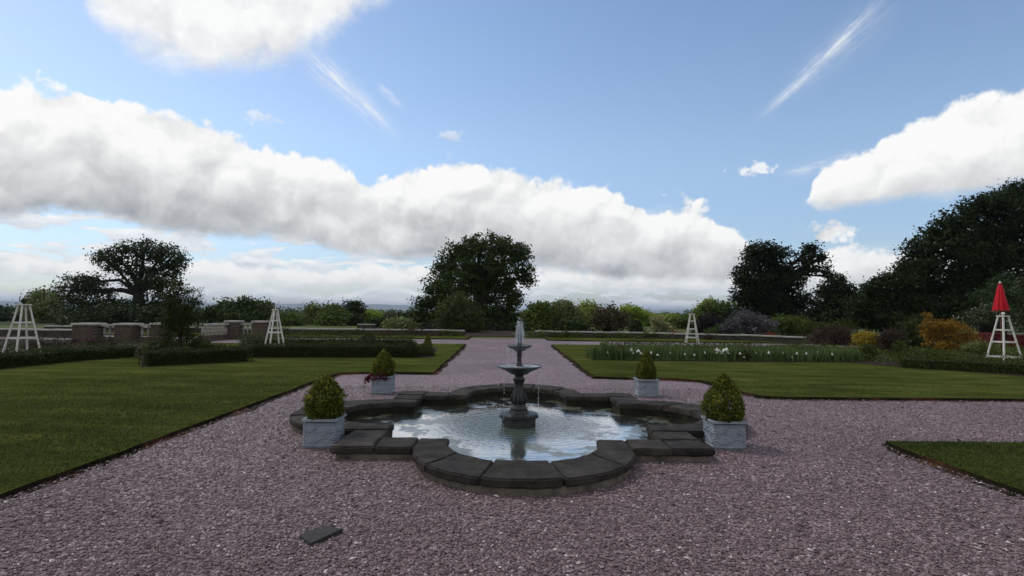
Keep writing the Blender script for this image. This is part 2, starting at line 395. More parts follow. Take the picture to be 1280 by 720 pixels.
def unit(a): return a / np.maximum(np.linalg.norm(a, axis=1, keepdims=True), 1e-9)
def leaves(name, pts, outd, tint, size, rng, aspect=0.55, bias=0.7, up=0.45):
    n = len(pts)
    nor = unit(rng.normal(size=(n, 3)) * 0.75 + outd * bias + np.array([0, 0, up]))
    a = unit(np.cross(nor, rng.normal(size=(n, 3)))); b = np.cross(nor, a)
    s = (size * rng.uniform(0.65, 1.35, n))[:, None] * 0.5
    V = np.stack([pts - a * s, pts + b * s * aspect + a * s * 0.1 - nor * s * 0.15, pts + a * s * 1.05, pts - b * s * aspect + a * s * 0.1 - nor * s * 0.15], 1).reshape(-1, 3)
    return np_mesh(name, V, 4, np.clip(tint, 0, 1))

def crown_points(lobes, n, rng, clump, fill=0.5, clump_leaves=26):
    """lobes: (centre, (rx,ry,rz), weight). Leaf clumps spread over each lobe's shell."""
    w = np.array([l[1][0] * l[1][2] * l[2] for l in lobes]); w = w / w.sum()
    P_, O_, T_ = [], [], []
    for (c, r, k), wi in zip(lobes, w):
        m = max(2, int(n * wi / clump_leaves))
        d = unit(rng.normal(size=(m, 3))); rho = np.where(rng.random(m) < fill, rng.uniform(0.25, 0.85, m), rng.uniform(0.82, 1.08, m))
        cc = np.array(c) + d * rho[:, None] * np.array(r)
        ct = np.clip(rng.normal(0.5, 0.22, m), 0, 1)
        q = np.repeat(cc, clump_leaves, 0) + rng.normal(size=(m * clump_leaves, 3)) * clump * np.array([1, 1, 0.62]) * np.repeat(rng.uniform(0.55, 1.3, m), clump_leaves)[:, None]
        P_.append(q); O_.append(unit(q - np.array(c)))
        T_.append(np.repeat(ct, clump_leaves) * 0.6 + rng.random(m * clump_leaves) * 0.4)
    return np.concatenate(P_), np.concatenate(O_), np.concatenate(T_)

# ------------------------------------------------------------------ terrain
def TH(x, y):
    d = math.hypot(x, y)
    if math.hypot(x - .22, y - 8.53) < 5: return -0.5
    if d < 46: return -0.03
    t = min((d - 46) / 380.0, 1.0)
    h = -0.03 - 9.5 * (t * t * (3 - 2 * t)) * 0.9
    h += 3.0 * mnoise.noise(Vector((x * 0.003, y * 0.003, 1.7))) * min(1, max(0, (d - 80) / 400))
    return h
def make_ground():
    vs, fs = [], []
    rad = [0.0, 4, 8, 16, 24, 32, 40, 46, 52, 60, 70, 85, 100, 125, 150, 190, 240, 300, 380, 480, 620, 800, 1050, 1400, 1900, 2600, 3600, 5000, 7000, 9500, 14000, 22000, 34000]
    n = 120
    for r in rad[1:]:
        for k in range(n):
            a = 2 * math.pi * k / n; x, y = r * math.cos(a), r * math.sin(a)
            vs.append((x, y, TH(x, y)))
    vs.append((0, 0, -0.03)); c = len(vs) - 1
    for k in range(n): fs.append((c, k, (k + 1) % n))
    for i in range(len(rad) - 2):
        for k in range(n):
            a, b = i * n + k, i * n + (k + 1) % n
            fs.append((a, a + n, b + n, b))
    me = bpy.data.meshes.new('ground'); me.from_pydata(vs, [], fs)
    for p in me.polygons: p.use_smooth = True
    bm = bmesh.new(); bm.from_mesh(me); bmesh.ops.recalc_face_normals(bm, faces=bm.faces)
    bm.to_mesh(me); bm.free()
    tag(link('ground', me, M['terrain']), kind='structure')
make_ground()

def hill_range(az0, az1, dist, hmin, hmax, seed, mat):
    vs, fs = [], []; n, mrows = 140, 7
    for i in range(n + 1):
        a = R(az0 + (az1 - az0) * i / n); t = i / n
        env = min(1, 6 * t, 6 * (1 - t))
        top = (hmin + (hmax - hmin) * (0.5 + 0.5 * mnoise.fractal(Vector((i * 0.045, seed, 0)), 0.8, 2.0, 4))) * env
        for j in range(mrows + 1):
            u = j / mrows; prof = math.sin(math.pi * u) ** 1.3
            d = dist * (0.86 + 0.36 * u)
            vs.append((d * math.sin(a), d * math.cos(a), -16 + (top + 16) * prof + 8 * prof * mnoise.noise(Vector((i * .2, j * .7, seed)))))
    for i in range(n):
        for j in range(mrows):
            a = i * (mrows + 1) + j; fs.append((a, a + mrows + 1, a + mrows + 2, a + 1))
    me = bpy.data.meshes.new('hill'); me.from_pydata(vs, [], fs)
    for p in me.polygons: p.use_smooth = True
    tag(link('hills', me, mat), kind='structure')
hill_range(-55, 4, 9000, 25, 96, 3.1, M['hill'])
hill_range(2, 60, 10500, 15, 60, 8.7, M['hill'])

# ------------------------------------------------------------------ flat surfaces
FC = Vector((0.22, 8.53, 0))             # the fountain's axis
def slab(name, pts, z0, z1, mat, edge=None):
    me = bpy.data.meshes.new(name); bm = bmesh.new()
    vs = [bm.verts.new((p[0], p[1], z1)) for p in pts]
    f = bm.faces.new(vs); f.normal_update()
    if f.normal.z < 0: f.normal_flip()
    if z0 < z1:
        lo = [bm.verts.new((p[0], p[1], z0)) for p in pts]
        for i in range(len(pts)):
            q = bm.faces.new((vs[i], vs[(i + 1) % len(pts)], lo[(i + 1) % len(pts)], lo[i])); q.material_index = 1 if edge else 0
    bmesh.ops.recalc_face_normals(bm, faces=bm.faces)
    bmesh.ops.triangulate(bm, faces=[g for g in bm.faces if len(g.verts) > 4])
    bm.to_mesh(me); bm.free()
    me.materials.append(mat)
    if edge: me.materials.append(edge)
    return tag(link(name, me), kind='structure')
def wobble(pts, step=0.35, amp=0.03, seed=0.0):
    o = []
    for i in range(len(pts)):
        a = Vector((*pts[i], 0)); b = Vector((*pts[(i + 1) % len(pts)], 0)); L = (b - a).length
        k = max(1, int(L / step)) if L < 45 else 1
        nrm = Vector((-(b - a).y, (b - a).x, 0)).normalized()
        for j in range(k):
            p = a.lerp(b, j / k)
            if j: p = p + nrm * amp * (mnoise.noise(Vector((p.x * 1.1, p.y * 1.1, seed))) + 0.7 * mnoise.noise(Vector((p.x * 4, p.y * 4, seed + 5))))
            o.append((p.x, p.y))
    return o

LAWN_L = [(-4.42, -4), (-4.40, 4), (-4.34, 9), (-4.32, 13.6), (-4.28, 14.5), (-3.9, 14.75), (-1.88, 14.8), (-1.92, 27.4), (-10, 26.4), (-44, 25), (-44, -4)]
LAWN_R = [(2.28, 14.2), (3.2, 14.05), (4.2, 14.0), (4.75, 13.65), (4.95, 12.9), (4.98, 11.6), (5.15, 11.15), (5.6, 11.05), (44, 11.3), (44, 27.2), (2.28, 27.6)]
LAWN_N = [(4.95, 7.28), (44, 7.4), (44, -4), (4.9, -4), (4.9, 6.9)]
LAWN_FL = [(-2.2, 32.2), (-2.2, 36.0), (-44, 40), (-44, 33.6)]
LAWN_FR = [(2.5, 31.8), (44, 29.8), (44, 38), (2.5, 36.0)]
LZ = 0.055
lawns = [wobble(q, 0.3, 0.035, i * 3.3) for i, q in enumerate((LAWN_L, LAWN_R, LAWN_N, LAWN_FL, LAWN_FR))]
for q in lawns: slab('lawn', q, -0.02, LZ, M['lawn'], M['edge_soil'])
# crumbled red soil spilled along the cut turf edges
def edge_strip(pts, w=(0.0, 0.22), seed=0, z=0.006):
    o = []
    for a, b in zip(pts, pts[1:]):
        k = max(1, int(math.hypot(b[0] - a[0], b[1] - a[1]) / .12))
        o += [(a[0] + (b[0] - a[0]) * j / k, a[1] + (b[1] - a[1]) * j / k) for j in range(k)]
    pts = o + [pts[-1]]
    vs, fs = [], []
    for i, p in enumerate(pts):
        a = Vector((*pts[max(0, i - 1)], 0)); b = Vector((*pts[min(len(pts) - 1, i + 1)], 0)); d = (b - a).normalized(); nr = Vector((d.y, -d.x, 0))
        k = 0.5 + 0.5 * mnoise.noise(Vector((p[0] * .9, p[1] * .9, seed))) + 0.35 * mnoise.noise(Vector((p[0] * 5, p[1] * 5, seed)))
        ww = w[0] + (w[1] - w[0]) * max(0, min(1.3, k))
        vs.append((p[0] - nr.x * 0.04, p[1] - nr.y * 0.04, z)); vs.append((p[0] + nr.x * ww, p[1] + nr.y * ww, z))
    for i in range(len(pts) - 1): fs.append((2 * i, 2 * i + 1, 2 * i + 3, 2 * i + 2))
    me = bpy.data.meshes.new('soil_edge'); me.from_pydata(vs, [], fs)
    tag(link('soil_edging', me, M['edge_soil']), kind='structure')
edge_strip([(-4.42, 2), (-4.40, 4), (-4.34, 9), (-4.32, 13.6), (-4.28, 14.5), (-3.9, 14.75), (-1.88, 14.8), (-1.92, 27.6)], seed=1)
edge_strip([(2.28, 27.0), (2.28, 14.2), (3.2, 14.05), (4.2, 14.0), (4.75, 13.65), (4.95, 12.9), (4.98, 11.6), (5.15, 11.15), (5.6, 11.05), (20, 11.18)], seed=2)
edge_strip([(20, 7.33), (4.95, 7.28), (4.9, 6.9), (4.9, 3)], seed=3)
edge_strip([(-2.2, 36), (-2.2, 32.2), (-20, 32.85)][::-1], seed=4); edge_strip([(2.5, 36), (2.5, 31.8), (20, 31.0)], seed=5)

def inside(poly, x, y):
    c = np.zeros(len(x), bool); n = len(poly)
    for i in range(n):
        (x0, y0), (x1, y1) = poly[i], poly[i - 1]
        k = ((y0 > y) != (y1 > y)) & (x < (x1 - x0) * (y - y0) / ((y1 - y0) if y1 != y0 else 1e-9) + x0)
        c ^= k
    return c

def blades(poly, box, n, seed, hmin=0.012, hmax=0.034):
    rng = np.random.default_rng(seed)
    t = rng.random(n) ** 0.75
    y = box[2] + (box[3] - box[2]) * rng.random(n); x = box[0] + (box[1] - box[0]) * rng.random(n)
    keep = inside(poly, x, y) & (rng.random(n) < np.clip(1.1 - (np.hypot(x, y) - 5) / 13.0, 0.0, 1) ** 1.5)
    x, y = x[keep], y[keep]; n = len(x)
    a = rng.uniform(0, 2 * np.pi, n); w = rng.uniform(0.004, 0.009, n); h = rng.uniform(hmin, hmax, n); lean = rng.normal(0, 0.018, (n, 2))
    p = np.stack([x, y, np.full(n, LZ - 0.003)], 1); d = np.stack([np.cos(a), np.sin(a), np.zeros(n)], 1) * w[:, None]
    tip = p + np.stack([lean[:, 0], lean[:, 1], h], 1)
    V = np.stack([p - d, p + d, tip], 1).reshape(-1, 3)
    patch = np.array([mnoise.noise(Vector((xx * .8, yy * .8, 0))) for xx, yy in zip(x[::1], y[::1])])
    me = np_mesh('grass', V, 3, np.clip(0.45 + 0.55 * patch + .10 * np.sin(y * 1.6 + x * .3 + 4 * patch) + rng.normal(0, .2, n), 0, 1))
    tag(link('grass', me, M['blade']), 'short mown grass blades standing on the lawn', 'grass', kind='stuff')
blades(lawns[0], (-16, -4.2, 3.5, 19), 420000, 5)
blades(lawns[2], (4.8, 9.5, 4, 7.4), 60000, 6)
blades(lawns[1], (2.2, 16, 11, 18.5), 110000, 7)

# ------------------------------------------------------------------ basin
def lobe_pts(k, r, c, a0, a1, n):
    """k-th lobe (0 = towards the camera); angle runs across the half circle; local to FC"""
    o = []
    for i in range(n + 1):
        a = a0 + (a1 - a0) * i / n
        o.append(Vector((r * math.cos(a), -c - r * math.sin(a), 0)))
    return [Matrix.Rotation(k * math.pi / 2, 3, 'Z') @ p for p in o]
SO, RO, CO = 2.15, 1.235, 2.13
SI, RI, CI = 1.69, 0.88, 1.84
def outline(s, r, c):
    pts = []
    for k in range(4):
        rot = Matrix.Rotation(k * math.pi / 2, 3, 'Z')
        pts.append(rot @ Vector((-s, -s, 0)))
        x = r if c >= s else math.sqrt(max(0, r * r - (s - c) ** 2))
        pts.append(rot @ Vector((-x, -s, 0)))
        a = 0.0
        pts += lobe_pts(k, r, c, math.pi, 0, 20)
        pts.append(rot @ Vector((x, -s, 0)))
    o = [pts[0]]
    for p in pts[1:]:
        if (p - o[-1]).length > 1e-3: o.append(p)
    return o
basin = empty('fountain_basin', FC, 'low weathered grey stone pool surround of four lobes and four square corners', 'pool surround')
def prism(pts, z0, z1, name, mat, parent, bev=0.014, tilt=0.0):
    bm = bmesh.new(); cx = sum((p for p in pts), Vector()) / len(pts)
    rx, ry = random.uniform(-tilt, tilt), random.uniform(-tilt, tilt)
    fine = []
    for i, p in enumerate(pts):
        q = pts[(i + 1) % len(pts)]; k = max(1, int((q - p).length / .075))
        for j in range(k):
            w_ = p.lerp(q, j / k); nn = Vector((mnoise.noise(w_ * 9 + Vector((z1 * 50, k, 0))), mnoise.noise(w_ * 9 + Vector((3, z1 * 70, 7))), 0))
            fine.append(w_ + nn * .017)
    pts = fine
    vs = [bm.verts.new((p.x, p.y, z1 + (p.x - cx.x) * rx + (p.y - cx.y) * ry)) for p in pts]
    lo = [bm.verts.new((p.x, p.y, z0)) for p in pts]
    top = bm.faces.new(vs); bm.faces.new(lo[::-1])
    for i in range(len(pts)): bm.faces.new((vs[i], lo[i], lo[(i + 1) % len(pts)], vs[(i + 1) % len(pts)]))
    bmesh.ops.recalc_face_normals(bm, faces=bm.faces)
    if bev: bmesh.ops.bevel(bm, geom=[e for e in bm.edges if e.is_manifold and e.calc_face_angle(0) > 1.2], offset=bev, segments=3, affect='EDGES')
    for v in bm.verts:
        q_ = v.co * 6.0; v.co.z += .008 * mnoise.noise(q_ + Vector((0, 0, z1 * 90))) + .004 * mnoise.noise(q_ * 3.7); v.co.x += .006 * mnoise.noise(q_ * 2 + Vector((5, 1, 0))); v.co.y += .006 * mnoise.noise(q_ * 2 + Vector((1, 9, 0)))
    me = bpy.data.meshes.new(name); bm.to_mesh(me); bm.free()
    o = link(name, me, mat, parent); return o
def subdiv_edge(a, b, n, amp=0.006):
    o = []
    for i in range(n):
        p = a.lerp(b, i / n)
        o.append(p + (Vector((random.uniform(-amp, amp), random.uniform(-amp, amp), 0)) if i else Vector()))
    return o
TOP, COPT = 0.155, 0.085
for k in range(4):
    rot = Matrix.Rotation(k * math.pi / 2, 3, 'Z')
    cuts = [math.pi, math.pi * 0.80, math.pi * 0.615, math.pi * 0.41, math.pi * 0.20, 0.0]
    for a0, a1 in zip(cuts, cuts[1:]):
        g = 0.005
        po = lobe_pts(k, RO, CO, a0 - g, a1 + g, 8); pi_ = lobe_pts(k, RI, CI, a0 - g * 1.3, a1 + g * 1.3, 8)
        if a0 == math.pi: po = [rot @ Vector((-RO, -(SI + 0.01), 0))] + po; pi_ = [rot @ Vector((-RI, -(SI + 0.01), 0))] + pi_
        if a1 == 0.0: po = po + [rot @ Vector((RO, -(SI + 0.01), 0))]; pi_ = pi_ + [rot @ Vector((RI, -(SI + 0.01), 0))]
        prism(po + pi_[::-1], TOP - COPT, TOP + random.uniform(-.007, .010), 'coping_stone', M['coping'], basin, 0.016, 0.008)
    # straight pieces beside the lobe, and the square corner stones
    for sgn in (-1, 1):
        x0, x1 = sgn * (RO + 0.008), sgn * (SI - 0.006)
        q = [Vector((x0, -SO, 0)), Vector((x1, -SO - 0.012, 0)), Vector((x1, -SI, 0)), Vector((x0, -SI, 0))]
        prism([rot @ p for p in q], TOP - COPT, TOP + random.uniform(-.012, .002), 'coping_stone', M['coping'], basin, 0.016, 0.012)
    q = [Vector((-SO - .02, -SO - .02, 0)), Vector((-SI - .006, -SO - .01, 0)), Vector((-SI - .006, -SI, 0)), Vector((-SO, -SI + .03, 0))]
    prism([rot @ p for p in q], TOP - COPT, TOP + random.uniform(-.004, .008), 'coping_stone', M['coping'], basin, 0.018, 0.012)
# course below the coping (outer face) and inner wall
def ring_wall(o_pts, i_pts, z0, z1, name, mat):
    m = MB(); n = len(o_pts)
    for p in o_pts: m.v.append((p.x, p.y, z0)); m.v.append((p.x, p.y, z1))
    for i in range(n):
        j = (i + 1) % n; m.f.append((2 * i, 2 * j, 2 * j + 1, 2 * i + 1))
    return m.build(name, mat, basin)
ring_wall(outline(SO - .035, RO - .035, CO), None, -0.03, TOP - COPT + .01, 'base_course', M['plinth'])
ring_wall(outline(SI + .03, RI + .03, CI), None, -0.22, TOP - COPT + .01, 'inner_wall', M['wetwall'])
wpts = outline(SI + .05, RI + .05, CI)
bm = bmesh.new(); f = bm.faces.new([bm.verts.new((p.x, p.y, 0)) for p in wpts]); bmesh.ops.triangulate(bm, faces=[f]); bmesh.ops.recalc_face_normals(bm, faces=bm.faces)
for f in bm.faces:
    if f.normal.z < 0: f.normal_flip()
me = bpy.data.meshes.new('water'); bm.to_mesh(me); bm.free()
tag(link('water', me, M['water'], loc=FC + Vector((0, 0, -0.03))), kind='structure')

bm = bmesh.new()
for loop in ([Vector((-45, -8, 0)), Vector((45, -8, 0)), Vector((45, 34, 0)), Vector((-45, 34, 0))], [p + FC for p in outline(SI + .06, RI + .06, CI)]):
    vs = [bm.verts.new((p.x, p.y, 0)) for p in loop]
    for i in range(len(vs)): bm.edges.new((vs[i], vs[(i + 1) % len(vs)]))
bmesh.ops.triangle_fill(bm, edges=bm.edges[:], use_beauty=True)
bmesh.ops.recalc_face_normals(bm, faces=bm.faces)
for f in bm.faces:
    if f.normal.z < 0: f.normal_flip()
me = bpy.data.meshes.new('gravel'); bm.to_mesh(me); bm.free()
tag(link('gravel', me, M['gravel']), kind='structure')
# gravel chips lying loose in the foreground
def chips(n, seed):
    rng = np.random.default_rng(seed)
    u = rng.random(n); y = 3.0 + 9.5 * u ** 1.7; x = (rng.random(n) * 2 - 1) * (y * 0.98 + 0.4)
    keep = ~inside(lawns[0], x, y) & ~inside(lawns[1], x, y) & ~inside(lawns[2], x, y)
    ol = [(p.x + FC.x, p.y + FC.y) for p in outline(SO - .02, RO - .02, CO)]
    keep &= ~inside(ol, x, y); x, y = x[keep], y[keep]; n = len(x)
    s = rng.gamma(5, 0.00145, n) + 0.003
    base = np.array([[1, 0, 0], [0, 1, 0], [-1, 0, 0], [0, -1, 0], [0.1, 0.1, 0.75], [0, 0, -0.5]], float)
    V = base[None] * (1 + rng.normal(0, 0.22, (n, 6, 3))) * s[:, None, None] * np.array([1.25, 0.9, 0.8])
    a = rng.uniform(0, 2 * np.pi, n); ca, sa = np.cos(a)[:, None], np.sin(a)[:, None]
    tl = rng.normal(0, 0.35, n)[:, None]
    X = V[:, :, 0] * ca - V[:, :, 1] * sa; Y = V[:, :, 0] * sa + V[:, :, 1] * ca; Z = V[:, :, 2] + X * tl * 0.6
    V = np.stack([X + x[:, None], Y + y[:, None], Z + s[:, None] * 0.35 + 0.001], 2)
    tri = [(0, 1, 4), (1, 2, 4), (2, 3, 4), (3, 0, 4), (1, 0, 5), (2, 1, 5), (3, 2, 5), (0, 3, 5)]
    W = V[:, np.array(tri).ravel()].reshape(-1, 3)
    t = np.clip(rng.beta(2.0, 2.2, n), 0, 1); t[rng.random(n) < 0.016] = 1.0
    me = np_mesh('gravel_chips', W, 3, np.repeat(t, 8))
    tag(link('loose_gravel', me, M['chips']), 'loose purple grey stone chips strewn over the court', 'gravel', kind='stuff')
chips(150000, 11)

# stone slab sunk in the gravel, and leaf scraps
so_ = G(398, 671); sl = empty('stone_slab', so_, 'dark flat stone slab half buried in the foreground gravel', 'stone slab')
m = MB(); cs = [(G(a, b) - so_) for a, b in ((368, 668), (388, 684), (429, 666), (402, 656))]
m.v = [(p.x, p.y, -.02) for p in cs] + [(p.x, p.y, z) for p, z in zip(cs, (.003, .028, .032, .004))]
m.f = [(3, 2, 1, 0), (4, 5, 6, 7), (0, 1, 5, 4), (1, 2, 6, 5), (2, 3, 7, 6), (3, 0, 4, 7)]
m.build('slab', M['slab'], sl, bevel=0.006)

# ------------------------------------------------------------------ the iron fountain
ft = empty('tiered_fountain', FC + Vector((0, 0, 0.0)), 'dark two-bowl iron fountain standing in the middle of the pool', 'fountain')
MB().lathe([(.27, -.12), (.27, .085), (.31, .10), (.315, .14), (.28, .155), (.16, .165), (.15, .20)], 8, sq=True).build('plinth', M['iron'], ft, bevel=0.006)
MB().lathe([(.185, .195), (.185, .235), (.15, .26), (.135, .29), (.15, .315), (.155, .36), (.14, .42), (.115, .47), (.095, .54), (.088, .62), (.105, .645), (.115, .665), (.095, .685), (.09, .72), (.12, .745)], 28).build('pedestal', M['iron'], ft, smooth=True).scale = (.70, .70, 1)
lf = MB()
for k in range(8):
    t = k * math.pi / 4 + .2
    lf.tube([(.150 * math.cos(t), .150 * math.sin(t), .29), (.172 * math.cos(t), .172 * math.sin(t), .36), (.150 * math.cos(t), .150 * math.sin(t), .43), (.112 * math.cos(t), .112 * math.sin(t), .50)], [.014, .022, .018, .006], 6)
    lf.tube([(.10 * math.cos(t), .10 * math.sin(t), .60), (.118 * math.cos(t), .118 * math.sin(t), .655), (.135 * math.cos(t), .135 * math.sin(t), .67)], [.008, .014, .006], 6)
lf.build('leaf_ornament', M['iron'], ft, smooth=True).scale = (.68, .68, 1)
def bowl(name, r, z, depth, stem_r):
    prof = [(stem_r, z - depth), (stem_r * 1.5, z - depth * .93), (r * .55, z - depth * .62), (r * .82, z - depth * .34), (r * .93, z - depth * .16), (r * 1.02, z - .012), (r * 1.03, z), (r * .98, z + .012), (r * .92, z - .004), (r * .55, z - depth * .22), (.02, z - depth * .30)]
    m = MB(); n = 48; rings = []
    for rr, zz in prof:
        b = len(m.v)
        for k in range(n):
            t = 2 * math.pi * k / n; w = 1 + (0.022 * math.cos(12 * t) if rr > r * .8 else 0)
            m.v.append((rr * w * math.cos(t), rr * w * math.sin(t), zz))
        rings.append(b)
    for b0, b1 in zip(rings, rings[1:]):
        for k in range(n): m.f.append((b0 + k, b0 + (k + 1) % n, b1 + (k + 1) % n, b1 + k))
    m.f.append(tuple(rings[0] + k for k in reversed(range(n)))); m.f.append(tuple(rings[-1] + k for k in range(n)))
    return m.build(name, M['iron_pale'], ft, smooth=True)
bowl('lower_bowl', .325, .855, .125, .085)
MB().lathe([(.05, .815), (.055, .87), (.038, .90), (.032, .98), (.042, 1.02), (.034, 1.05), (.05, 1.09)], 20).build('stem', M['iron'], ft, smooth=True)
bowl('upper_bowl', .185, 1.165, .085, .045)
MB().lathe([(.035, 1.12), (.036, 1.20), (.024, 1.23), (.030, 1.30), (.020, 1.36)], 16).build('nozzle', M['iron'], ft, smooth=True)
for r, z, nm in ((.30, .858, 'bowl_water'), (.165, 1.166, 'bowl_water')):
    MB().lathe([(r, z - .004), (r, z)], 40).build(nm, M['spray'], ft)
# the jet: strands rising from the nozzle, arching over and falling into the upper bowl
jet = MB(); rj = random.Random(9)
for i in range(64):
    a = rj.uniform(0, 2 * math.pi); ro = rj.uniform(.012, .075); top = 1.59 - ro * 0.9 + rj.uniform(-.05, .02); end = rj.uniform(1.17, 1.32)
    ca, sa = math.cos(a), math.sin(a); pts = [(0, 0, 1.35), (ca * ro * .2, sa * ro * .2, 1.47), (ca * ro * .45, sa * ro * .45, top)]
    for j in range(1, 6):
        t = j / 5; pts.append((ca * ro * (.45 + .55 * t), sa * ro * (.45 + .55 * t), top + (end - top) * t ** 1.5))
    w = rj.uniform(.003, .0065); jet.tube(pts, [w, w * 1.3, w * 1.8, w * 1.6, w * 1.2, w, w * .8, w * .5], 5)
for i in range(180):
    a = rj.uniform(0, 2 * math.pi); ro = abs(rj.gauss(0, .05)); z = rj.uniform(1.18, 1.6); s = rj.uniform(.002, .006)
    if z > 1.5: ro *= .45
    c = Vector((ro * math.cos(a), ro * math.sin(a), z)); jet.lathe([(s * .3, -s), (s, 0), (s * .3, s)], 5, c)
for (r, z0, z1, n) in ((.185, 1.15, .87, 6), (.33, .84, -.04, 4)):
    for i in range(n):
        a = rj.uniform(0, 2 * math.pi); x, y = r * math.cos(a), r * math.sin(a); z = z0
        while z > z1:
            L = rj.uniform(.02, .07)
            jet.tube([(x, y, z), (x * 1.01, y * 1.01, max(z1, z - L))], [.0022, .0028], 5); z -= L + rj.uniform(.01, .06)
tag(jet.build('water_jet', M['spray'], None, smooth=True, loc=FC), 'white frothy water jet arching over the top of the iron fountain', 'water jet', kind='stuff')

# twigs and scraps by the pool's right edge
tw = MB()
for (a, b) in (((803, 538), (826, 549)), ((812, 543), (820, 536)), ((800, 546), (812, 550)), ((815, 546), (806, 552))):
    p, q = G(*a, -.022), G(*b, -.016); mid = (p + q) / 2 + Vector((.02, .03, .012)); tw.tube([p, mid, q], [.008, .007, .003], 5)
tag(tw.build('fallen_twig', M['bark']), 'brown fallen twigs floating at the right side of the pool', 'twig')

# ------------------------------------------------------------------ planters with box bushes
def make_planter():
    r = empty('lead_planter', (0, 0, 0), '', 'planter', 'lead planters around the pool')
    w, h, t = .385, .325, .025
    b = MB(); b.box((0, 0, h / 2 - .01), (w, w, h - .02)); o = b.build('tub', M['lead'], r, bevel=.006)
    rim = MB()
    for sx, sy, dx, dy in ((0, 1, w + .05, .045), (0, -1, w + .05, .045), (1, 0, .045, w - .04), (-1, 0, .045, w - .04)):
        rim.box((sx * (w / 2 + .0025), sy * (w / 2 + .0025), h + .012), (dx, dy, .034))
    rim.build('rim', M['lead'], r, bevel=.006)
    rl = MB()
    for q in range(4):
        a = q * math.pi / 2; rt = Matrix.Rotation(a, 3, 'Z')
        for i in range(4):
            x0 = -.135 + i * .09
            for ring in range(2):
                pts = []
                for j in range(9):
                    tt = j / 8 * math.pi * 1.6 + i; rr = .034 - .014 * ring
                    pts.append(rt @ Vector((x0 + rr * math.cos(tt), -w / 2 - .001, .185 + .03 * (i % 2) + rr * math.sin(tt))))
                rl.tube(pts, [.008] * 9, 5)
        pts = [rt @ Vector((-.165 + .33 * j / 12, -w / 2 - .001, .10 - .03 * math.sin(j / 12 * math.pi * 2 + q))) for j in range(13)]
        rl.tube(pts, [.008] * 13, 5)
        for j in range(8):
            for xs in (-.178, .178):
                c = rt @ Vector((xs, -w / 2, .045 + j * .032)); rl.lathe([(.004, -.014), (.014, 0), (.004, .014)], 6, c)
        pts = [rt @ Vector((-.185 + .37 * j / 2, -w / 2 - .002, .290)) for j in range(3)]; rl.tube(pts, [.009] * 3, 6)
        pts = [rt @ Vector((-.185 + .37 * j / 2, -w / 2 - .002, .03)) for j in range(3)]; rl.tube(pts, [.012] * 3, 6)
    rl.build('relief_ornament', M['lead'], r, smooth=True)
    s = MB().box((0, 0, h - .012), (w - .05, w - .05, .02)); s.build('earth', M['soil'], r)
    return r
def bullet(name, h, r, n, size, rng, mat, parent, z0=0.0, tip=0.6, mesh_name='foliage', wild=0.03):
    """an egg to cone-shaped clipped bush"""
    u = rng.random(n); z = 1 - (1 - u) ** 0.85
    prof = np.sin(np.clip(z * 0.86 + 0.20, 0, 1.06) * np.pi) ** 0.62 * (1 - tip * z ** 1.6) * 1.12
    a = rng.uniform(0, 2 * np.pi, n); rad = r * prof * (1 - 0.42 * rng.random(n) ** 2.4)
    lump = np.array([mnoise.noise(Vector((math.cos(t) * 2.2, math.sin(t) * 2.2, zz * 5))) for t, zz in zip(a, z)])
    rad = rad * (1 + 0.20 * lump)
    p = np.stack([rad * np.cos(a), rad * np.sin(a), z0 + h * z + rng.normal(0, wild * .5, n)], 1); p += rng.normal(0, wild * .35, (n, 3))
    o = unit(np.stack([np.cos(a), np.sin(a), (z - .3) * 1.2], 1))
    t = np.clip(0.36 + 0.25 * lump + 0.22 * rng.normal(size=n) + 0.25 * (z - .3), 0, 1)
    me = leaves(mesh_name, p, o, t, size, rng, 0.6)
    return link(name, me, mat, parent)
pl0 = make_planter(); first = True
specs = [((398, 561), .0, 'pale lead planter at the front left corner of the pool, ornate relief sides', .57, .215, 'boxtop', .55,
          'rounded yellow green box bush in the front left planter', 0.12),
         ((913, 563), .02, 'pale lead planter at the front right corner of the pool, left side in view', .62, .235, 'boxtop', .75,
          'pointed loose yellow green box bush in the front right planter', 0.42),
         ((476, 493), .0, 'pale lead planter behind the pool on the left, wine red plants spilling over', .56, .21, 'boxtop', .5,
          'dark tufted box bush rising above wine red leaves in the back left planter', 0.35),
         ((811, 497), .0, 'pale lead planter behind the pool on the right, with a bright left side', .62, .195, 'boxtop', .85,
          'small pointed box bush in the back right planter', 0.75)]
for i, ((px, py), rz, lab, bh, br, bmx, tip, blab, tp) in enumerate(specs):
    g = G(px, py); Yb = g.y + .205
    g = Vector((g.x * 1.0, Yb, 0)); sc_ = 1.0 if i < 2 else 1.0
    p = pl0 if first else copy_tree(pl0); first = False
    p.location = g; p.rotation_euler.z = rz; p['label'] = lab
    rng = np.random.default_rng(40 + i)
    b = empty('box_bush', g + Vector((0, 0, .32)), blab, 'bush', 'clipped box bushes in the lead planters')
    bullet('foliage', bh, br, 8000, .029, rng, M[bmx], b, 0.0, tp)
    c = MB(); c.tube([(0, 0, -.02), (0.01, 0, .2), (0, .01, bh * .8)], [.02, .016, .006], 7)
    for q in range(12):
        a = q * 2.4; z = .1 + .035 * q
        c.tube([(0, 0, z), (br * .6 * math.cos(a), br * .6 * math.sin(a), z + .08)], [.006, .003], 4)
    c.build('stem', M['bark'], b)
    if i == 2:
        w = empty('red_bedding_plant', g + Vector((-.02, -.06, .345)), 'wine red leafy plant spilling over the rim of the back left planter', 'plant')
        n = 900; q = np.stack([rng.uniform(-.32, .16, n), rng.uniform(-.21, .21, n), rng.normal(.0, .035, n)], 1); q[:, 2] -= np.clip(np.abs(q[:, 0]) - .22, 0, 1) * .9
        link('foliage', leaves('foliage', q, unit(q), rng.random(n), .05, rng), M['wine'], w)

